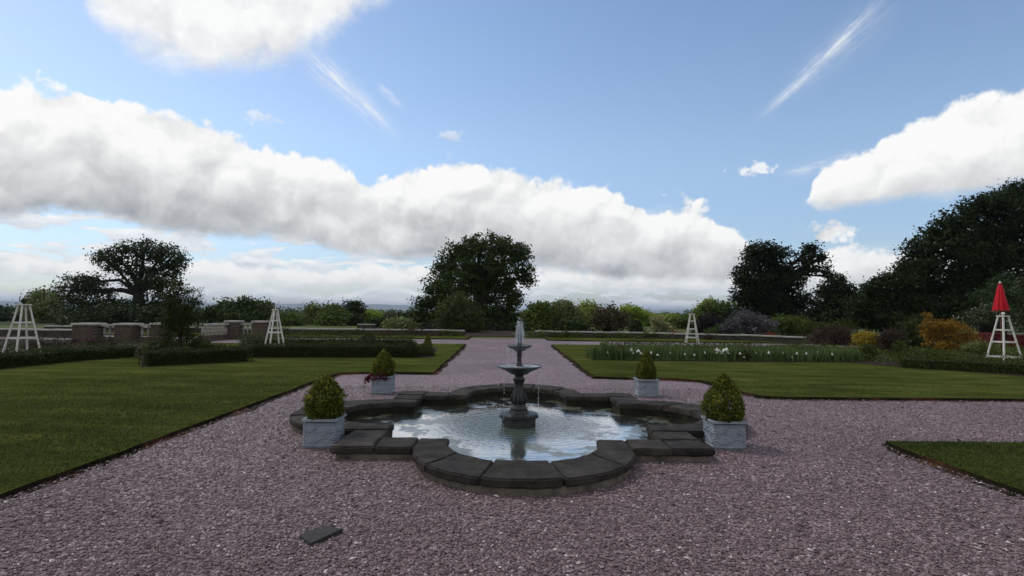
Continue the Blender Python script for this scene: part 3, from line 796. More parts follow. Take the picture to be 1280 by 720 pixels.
# ------------------------------------------------------------------ shrubs and trees
GR = {}
def tree(name, label, cat, Y, trunk_px, lobes, mat, n, leaf, clump, tr=0.0, group=None, seed=0, fill=0.45, limbs=True, twigs=0, base=None, cl=26, aspect=0.6, fork=0.45):
    """lobes: (px, py, rx_px, ry_px[, dY[, weight]]) measured at depth Y and then built at that distance with real depth."""
    rng = np.random.default_rng(seed + 100); rr = random.Random(seed)
    L = []
    for q in lobes:
        dy = q[4] if len(q) > 4 else rr.uniform(-.5, .5) * q[2] * Y / F
        w = q[5] if len(q) > 5 else 1.0
        c = P(q[0], q[1], Y + dy); k = (Y + dy) / F
        L.append((c, (q[2] * k, q[2] * k * 0.9, q[3] * k), w))
    b = P(trunk_px, 400, Y); b = Vector((b.x, Y, TH(b.x, Y) if Y > 44 else 0.0)) if base is None else Vector(base)
    root = empty(name, b, label, cat, group)
    pts, od, ti = crown_points([(c - b, r, w) for c, r, w in L], n, rng, clump, fill, cl)
    ok = pts[:, 2] > 0.02
    pts, od, ti = pts[ok], od[ok], ti[ok]
    link('crown', leaves('crown', pts, od, ti, leaf, rng, aspect), mat, root)
    if tr > 0:
        t = MB(); cz = sum((c.z * r[0] for c, r, w in L)) / sum(r[0] for c, r, w in L) - b.z
        ztop = max((c.z for c, r, w in L)) - b.z
        fz = ztop * fork; ft_ = Vector((rr.uniform(-.1, .1) * tr, 0, fz))
        t.tube([(0, 0, -.3), (0, 0, .1), Vector((0, 0, fz * .5)) + Vector((tr * .2, 0, 0)), ft_], [tr * 1.5, tr * 1.15, tr * .9, tr * .8], 10)
        for c, r, w in L:
            e = c - b; h = ft_ if e.z > fz else Vector((0, 0, max(.2, e.z * .7)))
            mid = h.lerp(e, .45) + Vector((0, 0, (e - h).length * .10)) + Vector((rr.uniform(-.1, .1), rr.uniform(-.1, .1), rr.uniform(-.05, .1))) * (e - h).length
            r0 = min(tr * .62, tr * .25 + r[0] * .06)
            t.tube([h - Vector((0, 0, .1)), h.lerp(mid, .5) + Vector((0, 0, .05)), mid, e], [r0, r0 * .75, r0 * .6, r0 * .35], 7)
            for s in range(twigs if twigs else 4):
                d = Vector((rr.gauss(0, 1), rr.gauss(0, 1), rr.gauss(.35, .8))).normalized()
                q = e + Vector((d.x * r[0], d.y * r[1], d.z * r[2])) * .88; st = mid.lerp(e, rr.uniform(.3, 1))
                m2 = st.lerp(q, .5) + Vector((rr.uniform(-.15, .15), rr.uniform(-.15, .15), rr.uniform(0, .2))) * r[0]
                t.tube([st, m2, q], [r0 * .34, r0 * .24, r0 * .10], 5)
        t.build('trunk', M['bark'], root, smooth=True)
    return root

FT = 'trees beyond the garden'
tree('oak_tree', 'spreading open oak on the left with gnarled limbs and sky showing through its crown', 'tree', 58, 172,
     [(148, 323, 24, 14), (180, 312, 30, 12), (205, 318, 24, 12), (222, 325, 12, 10), (128, 322, 10, 9), (160, 338, 22, 10), (195, 335, 22, 10), (218, 340, 9, 9), (175, 352, 26, 9, 0, .7), (205, 358, 22, 14), (105, 353, 22, 12), (90, 365, 16, 12), (118, 366, 22, 13), (100, 385, 26, 16), (140, 388, 34, 14), (190, 382, 34, 16), (220, 380, 14, 16)],
     M['oak_open'], 19500, .24, .36, .62, FT, 1, fill=.3, twigs=10, fork=.40, cl=22)
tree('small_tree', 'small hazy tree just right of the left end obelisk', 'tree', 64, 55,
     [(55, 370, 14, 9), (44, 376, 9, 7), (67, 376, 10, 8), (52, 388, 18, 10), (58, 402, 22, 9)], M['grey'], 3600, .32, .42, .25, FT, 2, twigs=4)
tree('field_tree', 'dark low tree at the extreme left edge beyond the white obelisk', 'tree', 80, 5, [(6, 396, 20, 9), (30, 398, 18, 8), (-15, 394, 20, 12)], M['dark'], 2600, .4, .5, .2, FT, 3)
tree('evergreen_shrub', 'dark evergreen thicket under the open oak behind the brick piers', 'shrub', 50, 150,
     [(100, 402, 26, 10), (135, 398, 24, 13), (165, 397, 26, 14), (195, 398, 24, 13), (215, 395, 16, 15)], M['dark'], 5200, .27, .35, .18, None, 4)
tree('columnar_shrub', 'tall dark loose shrub standing in the box edged bed on the left', 'shrub', 19.6, 226,
     [(221, 366, 10, 14, 0), (212, 378, 11, 14, 0), (236, 376, 11, 16, 0), (224, 392, 20, 20, 0), (213, 405, 14, 16, 0), (238, 402, 16, 18, 0), (226, 424, 26, 20, 0), (246, 374, 6, 10, 0, .7), (252, 366, 4, 6, 0, .6), (205, 430, 14, 14, 0), (245, 432, 14, 12, 0), (225, 446, 24, 8, 0)],
     M['hedge'], 13000, .060, .085, .05, None, 5, twigs=7, fork=.3)
tree('round_tree', 'round dark green tree between the tall shrub and the yellow green tree', 'tree', 62, 292,
     [(285, 388, 20, 12), (305, 383, 16, 9), (266, 394, 16, 10), (300, 396, 24, 10)], M['oak'], 5600, .32, .42, .3, FT, 6)
tree('yellow_green_tree', 'yellow green rounded tree just left of the second white obelisk', 'tree', 66, 330, [(328, 384, 13, 9), (333, 394, 14, 10), (318, 394, 10, 9)], M['olive'], 3000, .32, .42, .2, FT, 7)
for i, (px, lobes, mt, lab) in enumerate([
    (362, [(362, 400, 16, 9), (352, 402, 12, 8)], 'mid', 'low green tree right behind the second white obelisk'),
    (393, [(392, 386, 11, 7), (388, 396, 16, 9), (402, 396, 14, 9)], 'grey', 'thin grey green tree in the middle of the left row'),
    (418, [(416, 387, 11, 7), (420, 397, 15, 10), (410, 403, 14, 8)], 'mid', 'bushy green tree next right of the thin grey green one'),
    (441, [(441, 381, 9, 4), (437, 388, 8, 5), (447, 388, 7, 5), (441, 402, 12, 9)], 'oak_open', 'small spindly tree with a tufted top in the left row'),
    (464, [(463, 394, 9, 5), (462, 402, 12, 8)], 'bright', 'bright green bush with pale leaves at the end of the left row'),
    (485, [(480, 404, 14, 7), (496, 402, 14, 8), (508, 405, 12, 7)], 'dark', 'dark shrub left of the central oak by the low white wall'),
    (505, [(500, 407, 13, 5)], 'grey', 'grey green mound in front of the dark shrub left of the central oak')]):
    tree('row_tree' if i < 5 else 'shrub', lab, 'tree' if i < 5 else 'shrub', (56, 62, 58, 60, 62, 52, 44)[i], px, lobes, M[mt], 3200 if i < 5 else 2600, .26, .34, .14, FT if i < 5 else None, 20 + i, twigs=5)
tree('oak_tree', 'great domed oak standing alone behind the fountain at the end of the gravel walk', 'tree', 52, 600,
     [(603, 306, 26, 13), (575, 315, 20, 14), (628, 309, 20, 12), (650, 318, 14, 12), (558, 335, 18, 16), (590, 335, 30, 22), (628, 335, 26, 22), (655, 340, 10, 16), (661, 352, 6, 9), (548, 355, 16, 14), (575, 362, 30, 22), (612, 366, 32, 24), (640, 372, 14, 20), (540, 374, 14, 12), (528, 380, 12, 9), (520, 396, 13, 12), (555, 394, 28, 18), (600, 398, 34, 18), (630, 400, 22, 16), (652, 322, 10, 6)],
     M['oak'], 34000, .25, .30, .70, FT, 40, fill=.5, twigs=7, cl=30)
tree('evergreen_shrub', 'black green undergrowth added as the dark shade below the central oak', 'shrub', 47.5, 620, [(540, 414, 22, 9), (580, 415, 24, 9), (618, 414, 22, 11), (645, 415, 18, 10), (660, 411, 12, 9)], M['yew'], 6000, .2, .26, .14, None, 42)  # dark shrub row added in place of the shadow under the oak
tree('rounded_bush', 'lighter green rounded bush standing before the central oak', 'bush', 43, 573, [(572, 378, 17, 12), (558, 392, 14, 14), (585, 395, 16, 16), (572, 405, 26, 14), (595, 408, 10, 12)], M['olive'], 7500, .17, .24, .12, None, 41)
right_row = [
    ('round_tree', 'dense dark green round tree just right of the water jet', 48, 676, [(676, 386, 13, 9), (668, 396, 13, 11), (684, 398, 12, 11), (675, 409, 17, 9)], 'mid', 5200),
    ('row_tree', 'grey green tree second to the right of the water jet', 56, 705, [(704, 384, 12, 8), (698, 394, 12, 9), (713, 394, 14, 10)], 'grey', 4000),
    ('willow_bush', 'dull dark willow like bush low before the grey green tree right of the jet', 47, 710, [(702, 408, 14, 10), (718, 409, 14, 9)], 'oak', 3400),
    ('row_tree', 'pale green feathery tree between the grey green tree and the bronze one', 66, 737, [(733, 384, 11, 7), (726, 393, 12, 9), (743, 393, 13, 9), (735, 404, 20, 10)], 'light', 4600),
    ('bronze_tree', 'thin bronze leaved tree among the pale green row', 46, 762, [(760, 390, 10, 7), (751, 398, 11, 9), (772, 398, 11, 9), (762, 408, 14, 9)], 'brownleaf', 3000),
    ('row_tree', 'brightest sunlit green tree at the right end of the row', 72, 793, [(790, 385, 12, 6), (780, 393, 13, 8), (800, 394, 14, 8), (790, 404, 22, 10), (812, 401, 12, 8)], 'bright', 5200),
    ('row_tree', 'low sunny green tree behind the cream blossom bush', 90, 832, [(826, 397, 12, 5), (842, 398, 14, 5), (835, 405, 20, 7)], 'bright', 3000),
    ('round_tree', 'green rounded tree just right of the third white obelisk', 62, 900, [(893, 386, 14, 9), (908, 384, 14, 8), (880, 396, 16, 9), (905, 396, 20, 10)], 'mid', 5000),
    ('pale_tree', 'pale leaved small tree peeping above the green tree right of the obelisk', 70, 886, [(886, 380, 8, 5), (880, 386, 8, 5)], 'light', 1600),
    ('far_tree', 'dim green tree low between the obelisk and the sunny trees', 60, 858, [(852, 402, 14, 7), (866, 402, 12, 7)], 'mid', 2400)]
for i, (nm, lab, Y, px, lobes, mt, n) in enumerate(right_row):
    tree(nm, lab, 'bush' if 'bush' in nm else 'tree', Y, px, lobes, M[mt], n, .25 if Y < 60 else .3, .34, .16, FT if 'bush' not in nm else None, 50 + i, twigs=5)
tree('conifer_bush', 'small dark pointed bush before the bright green tree', 'bush', 44, 795, [(795, 405, 5, 4), (795, 411, 9, 6)], M['dark'], 1500, .14, .16, .06, None, 70)
tree('blossom_bush', 'cream flowering bush above the low white wall', 'bush', 43, 826, [(822, 401, 7, 5), (828, 408, 9, 5), (836, 411, 6, 4), (821, 413, 6, 4)], M['cream'], 1900, .15, .2, .06, None, 71)
tree('plum_bush', 'dark plum coloured bush behind the third white obelisk', 'bush', 46, 885, [(885, 402, 13, 9), (894, 410, 14, 7), (874, 410, 10, 7)], M['plum'], 3000, .17, .22, .1, None, 72)
tree('evergreen_shrub', 'dark green mound right below the plum coloured bush', 'shrub', 38, 900, [(896, 416, 14, 6), (908, 413, 10, 7)], M['oak'], 2400, .14, .18, .08, None, 73)
tree('oak_tree', 'tall dark oak on the right with one loose lobe leaning out to its right', 'tree', 50, 962,
     [(948, 312, 18, 10), (968, 316, 18, 10), (940, 326, 14, 12), (965, 334, 22, 16), (930, 342, 12, 12), (950, 352, 26, 18), (980, 350, 22, 18), (932, 366, 16, 14), (960, 376, 34, 20), (992, 376, 22, 18), (1006, 322, 9, 12, 0), (1014, 312, 9, 7, 0), (1026, 322, 10, 8, 0, .8), (1012, 334, 12, 8, 0, .8), (1030, 338, 8, 6, 0, .8), (1000, 340, 9, 8, 0, .7), (1038, 346, 5, 4, 0), (945, 392, 28, 12), (980, 394, 30, 12)],
     M['yew'], 27000, .25, .29, .6, FT, 80, fill=.55, twigs=6)
tree('dark_conifer', 'jagged dark evergreen between the tall oak and the big right hand trees', 'tree', 46, 1045,
     [(1046, 352, 8, 8), (1035, 362, 12, 10), (1055, 362, 12, 10), (1040, 378, 22, 14), (1060, 380, 18, 16), (1042, 396, 28, 14), (1022, 394, 14, 12)], M['yew'], 12000, .22, .28, .35, FT, 81)
tree('beech_tree', 'smaller dark tree at the foot of the great right hand beech', 'tree', 37, 1110,
     [(1112, 352, 16, 9), (1092, 362, 16, 10), (1130, 355, 18, 12), (1105, 374, 26, 14), (1080, 382, 20, 14), (1130, 380, 24, 16), (1100, 398, 34, 14), (1135, 402, 30, 12)], M['dark'], 20000, .19, .26, .3, FT, 82)
tree('beech_tree', 'huge dark domed beech filling the right edge of the view', 'tree', 38, 1240,
     [(1290, 238, 30, 16), (1262, 246, 22, 14), (1240, 256, 24, 14), (1212, 262, 20, 14), (1192, 278, 20, 14), (1170, 294, 22, 14), (1152, 312, 20, 14), (1270, 272, 34, 24), (1228, 288, 34, 24), (1190, 310, 34, 22), (1150, 334, 26, 16), (1132, 340, 14, 10), (1300, 300, 40, 34), (1250, 325, 44, 28), (1200, 345, 40, 26), (1165, 362, 34, 20), (1220, 378, 50, 24), (1280, 370, 40, 30), (1175, 390, 40, 18), (1320, 340, 40, 40)],
     M['dark'], 70000, .20, .27, .7, FT, 83, fill=.5, twigs=6)
tree('blossom_shrub', 'mid green shrub dotted with white blossom behind the red parasol', 'shrub', 27, 1255, [(1258, 356, 22, 14), (1240, 372, 20, 14), (1275, 374, 22, 18), (1248, 392, 30, 14), (1220, 398, 22, 12), (1290, 395, 20, 18)], M['blossom'], 11000, .085, .13, .1, None, 84, fill=.5)
# shrubs of the right hand border
tree('lilac_bush', 'rounded bush covered in pale lilac flowers below the dark oak', 'bush', 37, 936, [(934, 396, 16, 7), (920, 405, 14, 9), (938, 408, 22, 10), (956, 405, 14, 9), (908, 412, 8, 6)], M['lilac'], 6500, .12, .17, .1, None, 90)
tree('green_bush', 'plain green bush just right of the lilac bush', 'bush', 39, 985, [(978, 402, 14, 8), (992, 404, 15, 8), (985, 412, 24, 7)], M['mid'], 4500, .14, .2, .1, None, 91)
tree('green_bush', 'low olive bush between the plain green bush and the russet one', 'bush', 37, 1018, [(1012, 410, 14, 7), (1028, 412, 14, 7), (1055, 408, 12, 8)], M['hedge_fresh'], 3400, .14, .19, .1, None, 92)
tree('russet_bush', 'dull russet bush left of the yellow bush', 'bush', 27, 1042, [(1024, 418, 14, 8), (1045, 416, 16, 9), (1060, 420, 10, 8), (1040, 426, 26, 6)], M['russet'], 4600, .085, .12, .06, None, 93)
tree('yellow_bush', 'bright yellow rounded bush in the right hand border', 'bush', 24, 1083, [(1080, 420, 12, 5), (1088, 423, 12, 6), (1078, 427, 12, 5), (1094, 429, 7, 4)], M['yellow'], 3000, .075, .09, .04, None, 94, cl=16)
tree('dark_shrub', 'dark brown green shrub between the yellow and the golden bush', 'shrub', 23, 1112, [(1106, 424, 10, 10), (1116, 420, 12, 9), (1108, 437, 14, 9), (1122, 434, 12, 10)], M['russet'], 4200, .075, .1, .05, None, 95)
tree('dark_shrub', 'broad deep green shrub behind the golden orange bush', 'shrub', 26, 1140, [(1132, 412, 14, 9), (1148, 408, 14, 10), (1138, 424, 20, 11), (1160, 424, 14, 10)], M['hedge'], 5200, .09, .12, .05, None, 96)
tree('golden_bush', 'spiky golden orange bush in front of the great beech', 'bush', 22.5, 1182, [(1172, 406, 14, 7), (1160, 411, 10, 7), (1190, 408, 14, 7), (1183, 418, 24, 8), (1170, 423, 14, 6), (1205, 425, 12, 6), (1212, 418, 7, 5), (1160, 397, 2.5, 8, 0), (1176, 431, 16, 6), (1190, 434, 14, 6)], M['golden'], 7000, .075, .085, .05, None, 97, cl=16)
tree('low_shrub', 'fresh green low shrub under the golden orange bush', 'shrub', 19.5, 1168, [(1160, 444, 14, 6), (1174, 446, 14, 6), (1150, 449, 8, 5)], M['hedge_fresh'], 2600, .06, .08, 0, None, 98)
tree('low_shrub', 'upright small green shrub before the dark brown green shrub', 'shrub', 19.5, 1125, [(1124, 434, 7, 7), (1126, 443, 10, 7)], M['hedge_fresh'], 1800, .055, .07, .03, None, 99)
tree('low_shrub', 'green clump at the right end of the iris bed under the yellow bush', 'shrub', 19.8, 1086, [(1085, 437, 9, 6), (1086, 444, 12, 6)], M['hedge_fresh'], 1900, .055, .07, .03, None, 100)
tree('bed_shrub', 'yellow green mound among the irises below the third white obelisk', 'shrub', 19.5, 868, [(862, 441, 12, 6), (876, 443, 11, 6), (852, 446, 8, 4)], M['hedge_fresh'], 2200, .055, .07, 0, None, 140)
tree('bed_shrub', 'dark green mound just right of the thick bunch of white irises', 'shrub', 19.4, 925, [(918, 444, 10, 6), (930, 442, 10, 6)], M['hedge'], 1900, .055, .07, 0, None, 141)
tree('bed_shrub', 'yellow green mound in the right half of the iris bed', 'shrub', 19.5, 985, [(978, 441, 10, 6), (992, 443, 12, 6)], M['olive'], 1900, .055, .07, 0, None, 142)
tree('bed_shrub', 'loose green tuft with strap leaves at the path end of the iris bed', 'plant', 19.2, 760, [(757, 436, 5, 9), (764, 440, 6, 8)], M['irisleaf'], 1300, .07, .06, 0, None, 143)
tree('grey_shrub', 'grey leaved low mound right of the golden orange bush', 'shrub', 21, 1225, [(1222, 432, 12, 6), (1236, 436, 12, 6), (1210, 437, 10, 5)], M['grey'], 2600, .06, .08, .03, None, 101)
# maroon planting behind the left hedge
tree('maroon_shrub', 'low maroon shrub with pink flowers behind the left end hedge', 'shrub', 22, 60, [(45, 433, 12, 6), (62, 432, 14, 5), (80, 434, 12, 5)], M['maroon'], 2600, .07, .09, .03, None, 102)
tree('maroon_shrub', 'low maroon shrub with pink flowers in front of the brick piers', 'shrub', 23.5, 118, [(100, 431, 12, 6), (118, 430, 14, 6), (138, 430, 10, 5)], M['maroon'], 2600, .07, .09, .03, None, 103)
tree('rose_bush', 'straggling green rose bush with a few white blooms beside the tall shrub', 'bush', 19.2, 190, [(188, 436, 12, 9), (178, 442, 10, 7), (200, 440, 12, 8)], M['blossom'], 2200, .055, .07, .03, None, 104)
tree('rose_bush', 'leafy green rose bush on the right of the tall shrub', 'bush', 19.2, 262, [(258, 434, 10, 10), (270, 440, 12, 8), (248, 442, 12, 7)], M['hedge_fresh'], 2200, .055, .07, .03, None, 105)
for i, (x, y, rr_, Y, lab) in enumerate([(845, 418, 5, 38, 'small red flowering bush left of the third white obelisk before the low wall'), (962, 420, 8, 33, 'red flowering low bush before the white wall under the green bush')]):
    tree('red_bush', lab, 'bush', Y, x, [(x, y, rr_, 4), (x + 3, y + 2, rr_, 3)], M['redflower'], 700, .09, .1, 0, None, 110 + i)

# far wood that reads as one mass beyond everything
def far_wood():
    rng = np.random.default_rng(77); Ps, Os, Ts = [], [], []
    for i in range(420):
        az = R(rng.uniform(-52, 52)); d = 190 + 1500 * rng.random() ** 1.5
        x, y = d * math.sin(az), d * math.cos(az); z = TH(x, y); h = rng.uniform(3.0, 6.0) + d * .003
        n = 300; q = unit(rng.normal(size=(n, 3))) * (rng.uniform(.6, 1, n)[:, None]) * np.array([h * rng.uniform(.7, 1.5), h * .8, h * .55]) + np.array([x, y, z + h * .5])
        Ps.append(q); Os.append(unit(q - np.array([x, y, z + h * .4]))); Ts.append(np.clip(rng.normal(.45, .2) + rng.normal(0, .12, n), 0, 1))
    p = np.concatenate(Ps); sz = .30 + .0014 * np.hypot(p[:, 0], p[:, 1])
    me = leaves('far_wood', p, np.concatenate(Os), np.concatenate(Ts), sz * 1.6, rng, .8)
    tag(link('far_woodland', me, M['olive']), 'distant hedgerow trees and woods on the plain', 'woodland', kind='stuff')
far_wood()

# ------------------------------------------------------------------ hedges, beds, topiary
def bed(pts): slab('flower_bed_soil', pts, LZ - .01, LZ + .014, M['soil'])
def g2(px, py): q = G(px, py, LZ); return (q.x, q.y)
bed([g2(-60, 470), g2(4, 461), g2(90, 452), g2(174, 446), g2(180, 425), (-44, 24)])
bed([g2(176, 459), g2(300, 452), g2(302, 448), g2(540, 447), g2(548, 434), (-12.5, 22.6), g2(176, 441)])
bed([(2.9, 18.9), (11.5, 18.9), (13.3, 16.4), (14.5, 14.7), (40, 14.5), (40, 26.9), (20, 26.9), (12, 25.5), (3.6, 22.2)])
def hedge(label, path, w, h, mat, n, leaf=.05, seed=0, group='box hedges round the left hand beds', rough=.05):
    rng = np.random.default_rng(seed + 300)
    pts = [Vector((*p, LZ)) for p in path]; o = pts[0].copy()
    root = empty('box_hedge', o, label, 'hedge', group)
    segs = [(a, b, (b - a).length) for a, b in zip(pts, pts[1:])]; T = sum(s[2] for s in segs)
    c = MB(); Pn, On, Tn = [], [], []
    for a, b, L in segs:
        d = (b - a) / L; nr = Vector((-d.y, d.x, 0)); m = int(n * L / T)
        mid = (a + b) / 2 - o; c.box((mid.x, mid.y, h * .43), (L + w * .5, w * .72, h * .84), math.atan2(d.y, d.x))
        s = rng.uniform(-w * .45, L + w * .45, m); u = rng.random(m)
        side = rng.random(m); per = 2 * h + w
        k = side * per
        yy = np.where(k < h, -w / 2, np.where(k < h + w, k - h - w / 2, w / 2)); zz = np.where(k < h, k, np.where(k < h + w, h, per - k))
        lump = np.array([mnoise.noise(Vector((a.x + d.x * q, a.y + d.y * q, 0.3)) * 1.7) + .6 * mnoise.noise(Vector((a.x + d.x * q, a.y + d.y * q, zc)) * 4.5) for q, zc in zip(s, zz + yy)])
        zz = zz * (1 + .24 * lump); yy = yy * (1 + .20 * lump)
        zz = zz + np.where((rng.random(m) < .16) & (zz > h * .8), rng.exponential(.055, m), 0)
        q = np.stack([a.x - o.x + d.x * s + nr.x * yy, a.y - o.y + d.y * s + nr.y * yy, zz], 1) + rng.normal(0, rough * .7, (m, 3))
        od = unit(np.stack([nr.x * yy, nr.y * yy, (zz - h * .5) * .9], 1))
        Pn.append(q); On.append(od); Tn.append(np.clip(.45 + .3 * lump + rng.normal(0, .22, m), 0, 1))
    p = np.concatenate(Pn); ok = p[:, 2] > -.03
    link('foliage', leaves('foliage', p[ok], np.concatenate(On)[ok], np.concatenate(Tn)[ok], leaf, rng), mat, root)
    c.build('light_blocking_core', M['hedge'], root)  # solid boxes added inside the leaves to block light, standing for inner twigs
    return root
def off(p, dx, dy): return (p[0] + dx, p[1] + dy)
hedge('low clipped hedge at the far left running away from the white obelisk', [off(g2(-40, 466), -.2, .1), off(g2(10, 460), -.2, .1), off(g2(88, 452), -.25, .1), off(g2(168, 446), -.25, 0)], .5, .34, M['hedge'], 9000, .055, 1)
hedge('dark clipped hedge closing the front of the bed with the tall shrub', [off(g2(182, 458), 0, .25), off(g2(295, 452), 0, .25)], .55, .42, M['hedge'], 7000, .05, 2)
hedge('long box hedge along the back of the left lawn', [off(g2(306, 447), 0, .28), off(g2(510, 447), 0, .28)], .5, .42, M['hedge'], 12000, .05, 3)
hedge('straggly hedge behind the long box hedge on the left', [off(g2(300, 440), 0, .6), off(g2(505, 440), 0, .6)], .6, .50, M['hedge_fresh'], 12000, .055, 4, rough=.14)
hedge('low loose green edging hedge at the right edge under the white obelisk', [(12.6, 17.4), (14.9, 15.5), (17.5, 14.4)], .7, .30, M['hedge_fresh'], 12000, .05, 5, 'edging hedges of the right hand border', .2)
hedge('low green edging behind the iris bed on the right', [(3.8, 20.6), (11.6, 20.6)], .5, .42, M['hedge_fresh'], 9000, .06, 6, 'edging hedges of the right hand border', .1)
def topiary(name, label, loc, h, r, mat, tip, seed, n=2600, leaf=.045, group=None):
    b = empty(name, (loc[0], loc[1], LZ), label, 'topiary', group); rng = np.random.default_rng(seed + 600)
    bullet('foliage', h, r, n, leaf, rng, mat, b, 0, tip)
    MB().tube([(0, 0, -.02), (0, 0, h * .8)], [r * .12, r * .03], 6).build('stem', M['bark'], b)
a = g2(518, 447); topiary('clipped_cone', 'dark clipped box cone at the path end of the left hedge', (a[0] - .2, a[1] + .2), .62, .32, M['hedge'], .3, 1)
a = g2(528, 446); topiary('clipped_block', 'squat dark box block joined to the cone beside the gravel walk', (a[0], a[1] + .35), .45, .34, M['box'], .0, 2)
topiary('golden_cone', 'small golden box cone beside the gravel walk, left of the fountain', (a[0] + .05, a[1] + .9), .78, .17, M['boxgold'], .5, 3)
topiary('clipped_ball', 'dark leafy ball rising above the long left hedge near the gravel walk', (-5.1, 21.0), .80, .36, M['hedge'], .2, 5)
a = g2(777, 449); topiary('clipped_ball', 'brown tinged clipped ball at the near end of the iris bed', (a[0], a[1] + .25), .50, .29, M['redbrownbox'], .2, 4)

def ground_cover(poly, n, hmax, mat, seed, name, label, leaf=.07):
    rng = np.random.default_rng(seed); a = np.array(poly); lo, hi = a.min(0), a.max(0)
    x = rng.uniform(lo[0], hi[0], n); y = rng.uniform(lo[1], hi[1], n); k = inside(poly, x, y); x, y = x[k], y[k]
    b = np.array([mnoise.noise(Vector((p * .9, q * .9, seed))) + .6 * mnoise.noise(Vector((p * 2.6, q * 2.6, seed))) for p, q in zip(x, y)])
    z = LZ + .03 + hmax * np.clip(.45 + .6 * b, .05, 1.2) * np.sqrt(rng.random(len(x)))
    p = np.stack([x, y, z], 1)
    tag(link(name, leaves(name, p, np.tile([0, 0, 1.0], (len(x), 1)), np.clip(.45 + .4 * b + rng.normal(0, .2, len(x)), 0, 1), leaf, rng), mat), label, 'plants', kind='stuff')
ground_cover([(11.4, 19.0), (13.4, 16.9), (14.8, 15.3), (30, 15.0), (30, 26.5), (12, 25.2)], 30000, .46, M['mid'], 31, 'border_plants', 'mixed low green border plants between the right hand shrubs')
ground_cover([(3.6, 20.2), (12, 20.2), (12, 25.0), (3.8, 22.0)], 11000, .36, M['mid'], 32, 'border_plants', 'mixed low green plants behind the irises')
ground_cover([g2(180, 452), g2(296, 449), g2(300, 440), g2(180, 440)], 5000, .35, M['hedge'], 33, 'border_plants', 'low green plants inside the box edged bed on the left')
ground_cover([g2(0, 452), g2(168, 442), g2(178, 428), (-30, 26)], 14000, .35, M['hedge'], 34, 'border_plants', 'low dark plants behind the far left hedge')
slab('shade_ground', [(-9, 36.7), (7, 36.5), (9, 62), (-14, 62)], .01, .01, M['soil'])  # dark soil-coloured sheet painting the shade under the central oak
# irises
def iris_field():
    rng = np.random.default_rng(21); n = 8200
    x = rng.uniform(2.95, 12.2, n); y = 19.0 + .22 * np.array([mnoise.noise(Vector((q * 1.3, 4.0, 1.0))) for q in x]) + rng.random(n) ** 1.3 * 1.35
    h = rng.uniform(.22, .52, n) * (0.75 + .35 * np.array([mnoise.noise(Vector((a * 1.2, b * 1.2, 2))) for a, b in zip(x, y)]) + .25)
    a = rng.uniform(0, 2 * np.pi, n); w = rng.uniform(.010, .020, n); ln = rng.normal(0, .07, (n, 2))
    p = np.stack([x, y, np.full(n, LZ)], 1); d = np.stack([np.cos(a), np.sin(a), 0 * a], 1) * w[:, None]
    m = p + np.stack([ln[:, 0] * .35, ln[:, 1] * .35, h * .6], 1); t = p + np.stack([ln[:, 0], ln[:, 1], h], 1)
    V = np.stack([p - d, p + d, m + d * .8, t, m - d * .8], 1).reshape(-1, 3)
    tag(link('iris_foliage', np_mesh('iris_foliage', V, 5, rng.random(n)), M['irisleaf']), 'sword shaped iris leaves filling the long right hand bed', 'iris leaves', kind='stuff')
iris_field()
def make_iris():
    r = empty('white_iris', (0, 0, 0), '', 'flower')
    MB().tube([(0, 0, 0), (.01, 0, .25), (0, .01, .46)], [.007, .006, .005], 5).build('stem', M['stemgreen'], r)
    f = MB()
    for k in range(3):
        a = k * 2.1; b = a + 1.05
        f.tube([(0, 0, .45), (.03 * math.cos(a), .03 * math.sin(a), .50), (.01 * math.cos(a), .01 * math.sin(a), .56)], [.012, .030, .008], 6)
        f.tube([(0, 0, .46), (.05 * math.cos(b), .05 * math.sin(b), .47), (.075 * math.cos(b), .075 * math.sin(b), .41)], [.010, .030, .012], 6)
    f.build('flower', M['petal'], r, smooth=True); return r
iris = make_iris(); ri = random.Random(3); fst = True
clusters = [('white iris blooming in the pair of blooms nearest the brown clipped ball', [(789, 436), (791, 440), (798, 438), (801, 441)]),
            ('white iris in the thick bunch of blooms at the middle of the bed', [(896, 436), (899, 438), (902, 441), (905, 437), (908, 436), (909, 440), (897, 440)]),
            ('lone small white iris scattered along the bed', [(760, 440), (814, 440), (822, 443), (838, 441), (856, 442), (868, 443), (881, 440), (925, 441), (945, 441), (961, 440), (979, 441), (996, 441), (1008, 441), (1022, 440), (1040, 442), (1063, 439), (851, 446), (930, 446), (990, 446)])]
for ci, (lab, pts) in enumerate(clusters):
    for (px, py) in pts:
        o = iris if fst else copy_tree(iris); fst = False
        s = (1.1, 1.15, .62)[ci] * ri.uniform(.85, 1.1); top = .52 * s + LZ
        q = G(px, py, top)
        q.y = min(max(q.y, 19.0), 20.3)
        w = P(px, py, q.y); o.location = (w.x, q.y, LZ - .02); o.scale = (s * .8, s * .8, (w.z - LZ + .02) / .52 if w.z > .15 else s)
        o.rotation_euler.z = ri.uniform(0, 6); o['label'] = lab; o['group'] = ('white irises near the brown ball', 'white irises in the middle bunch', 'lone white irises of the bed')[ci]

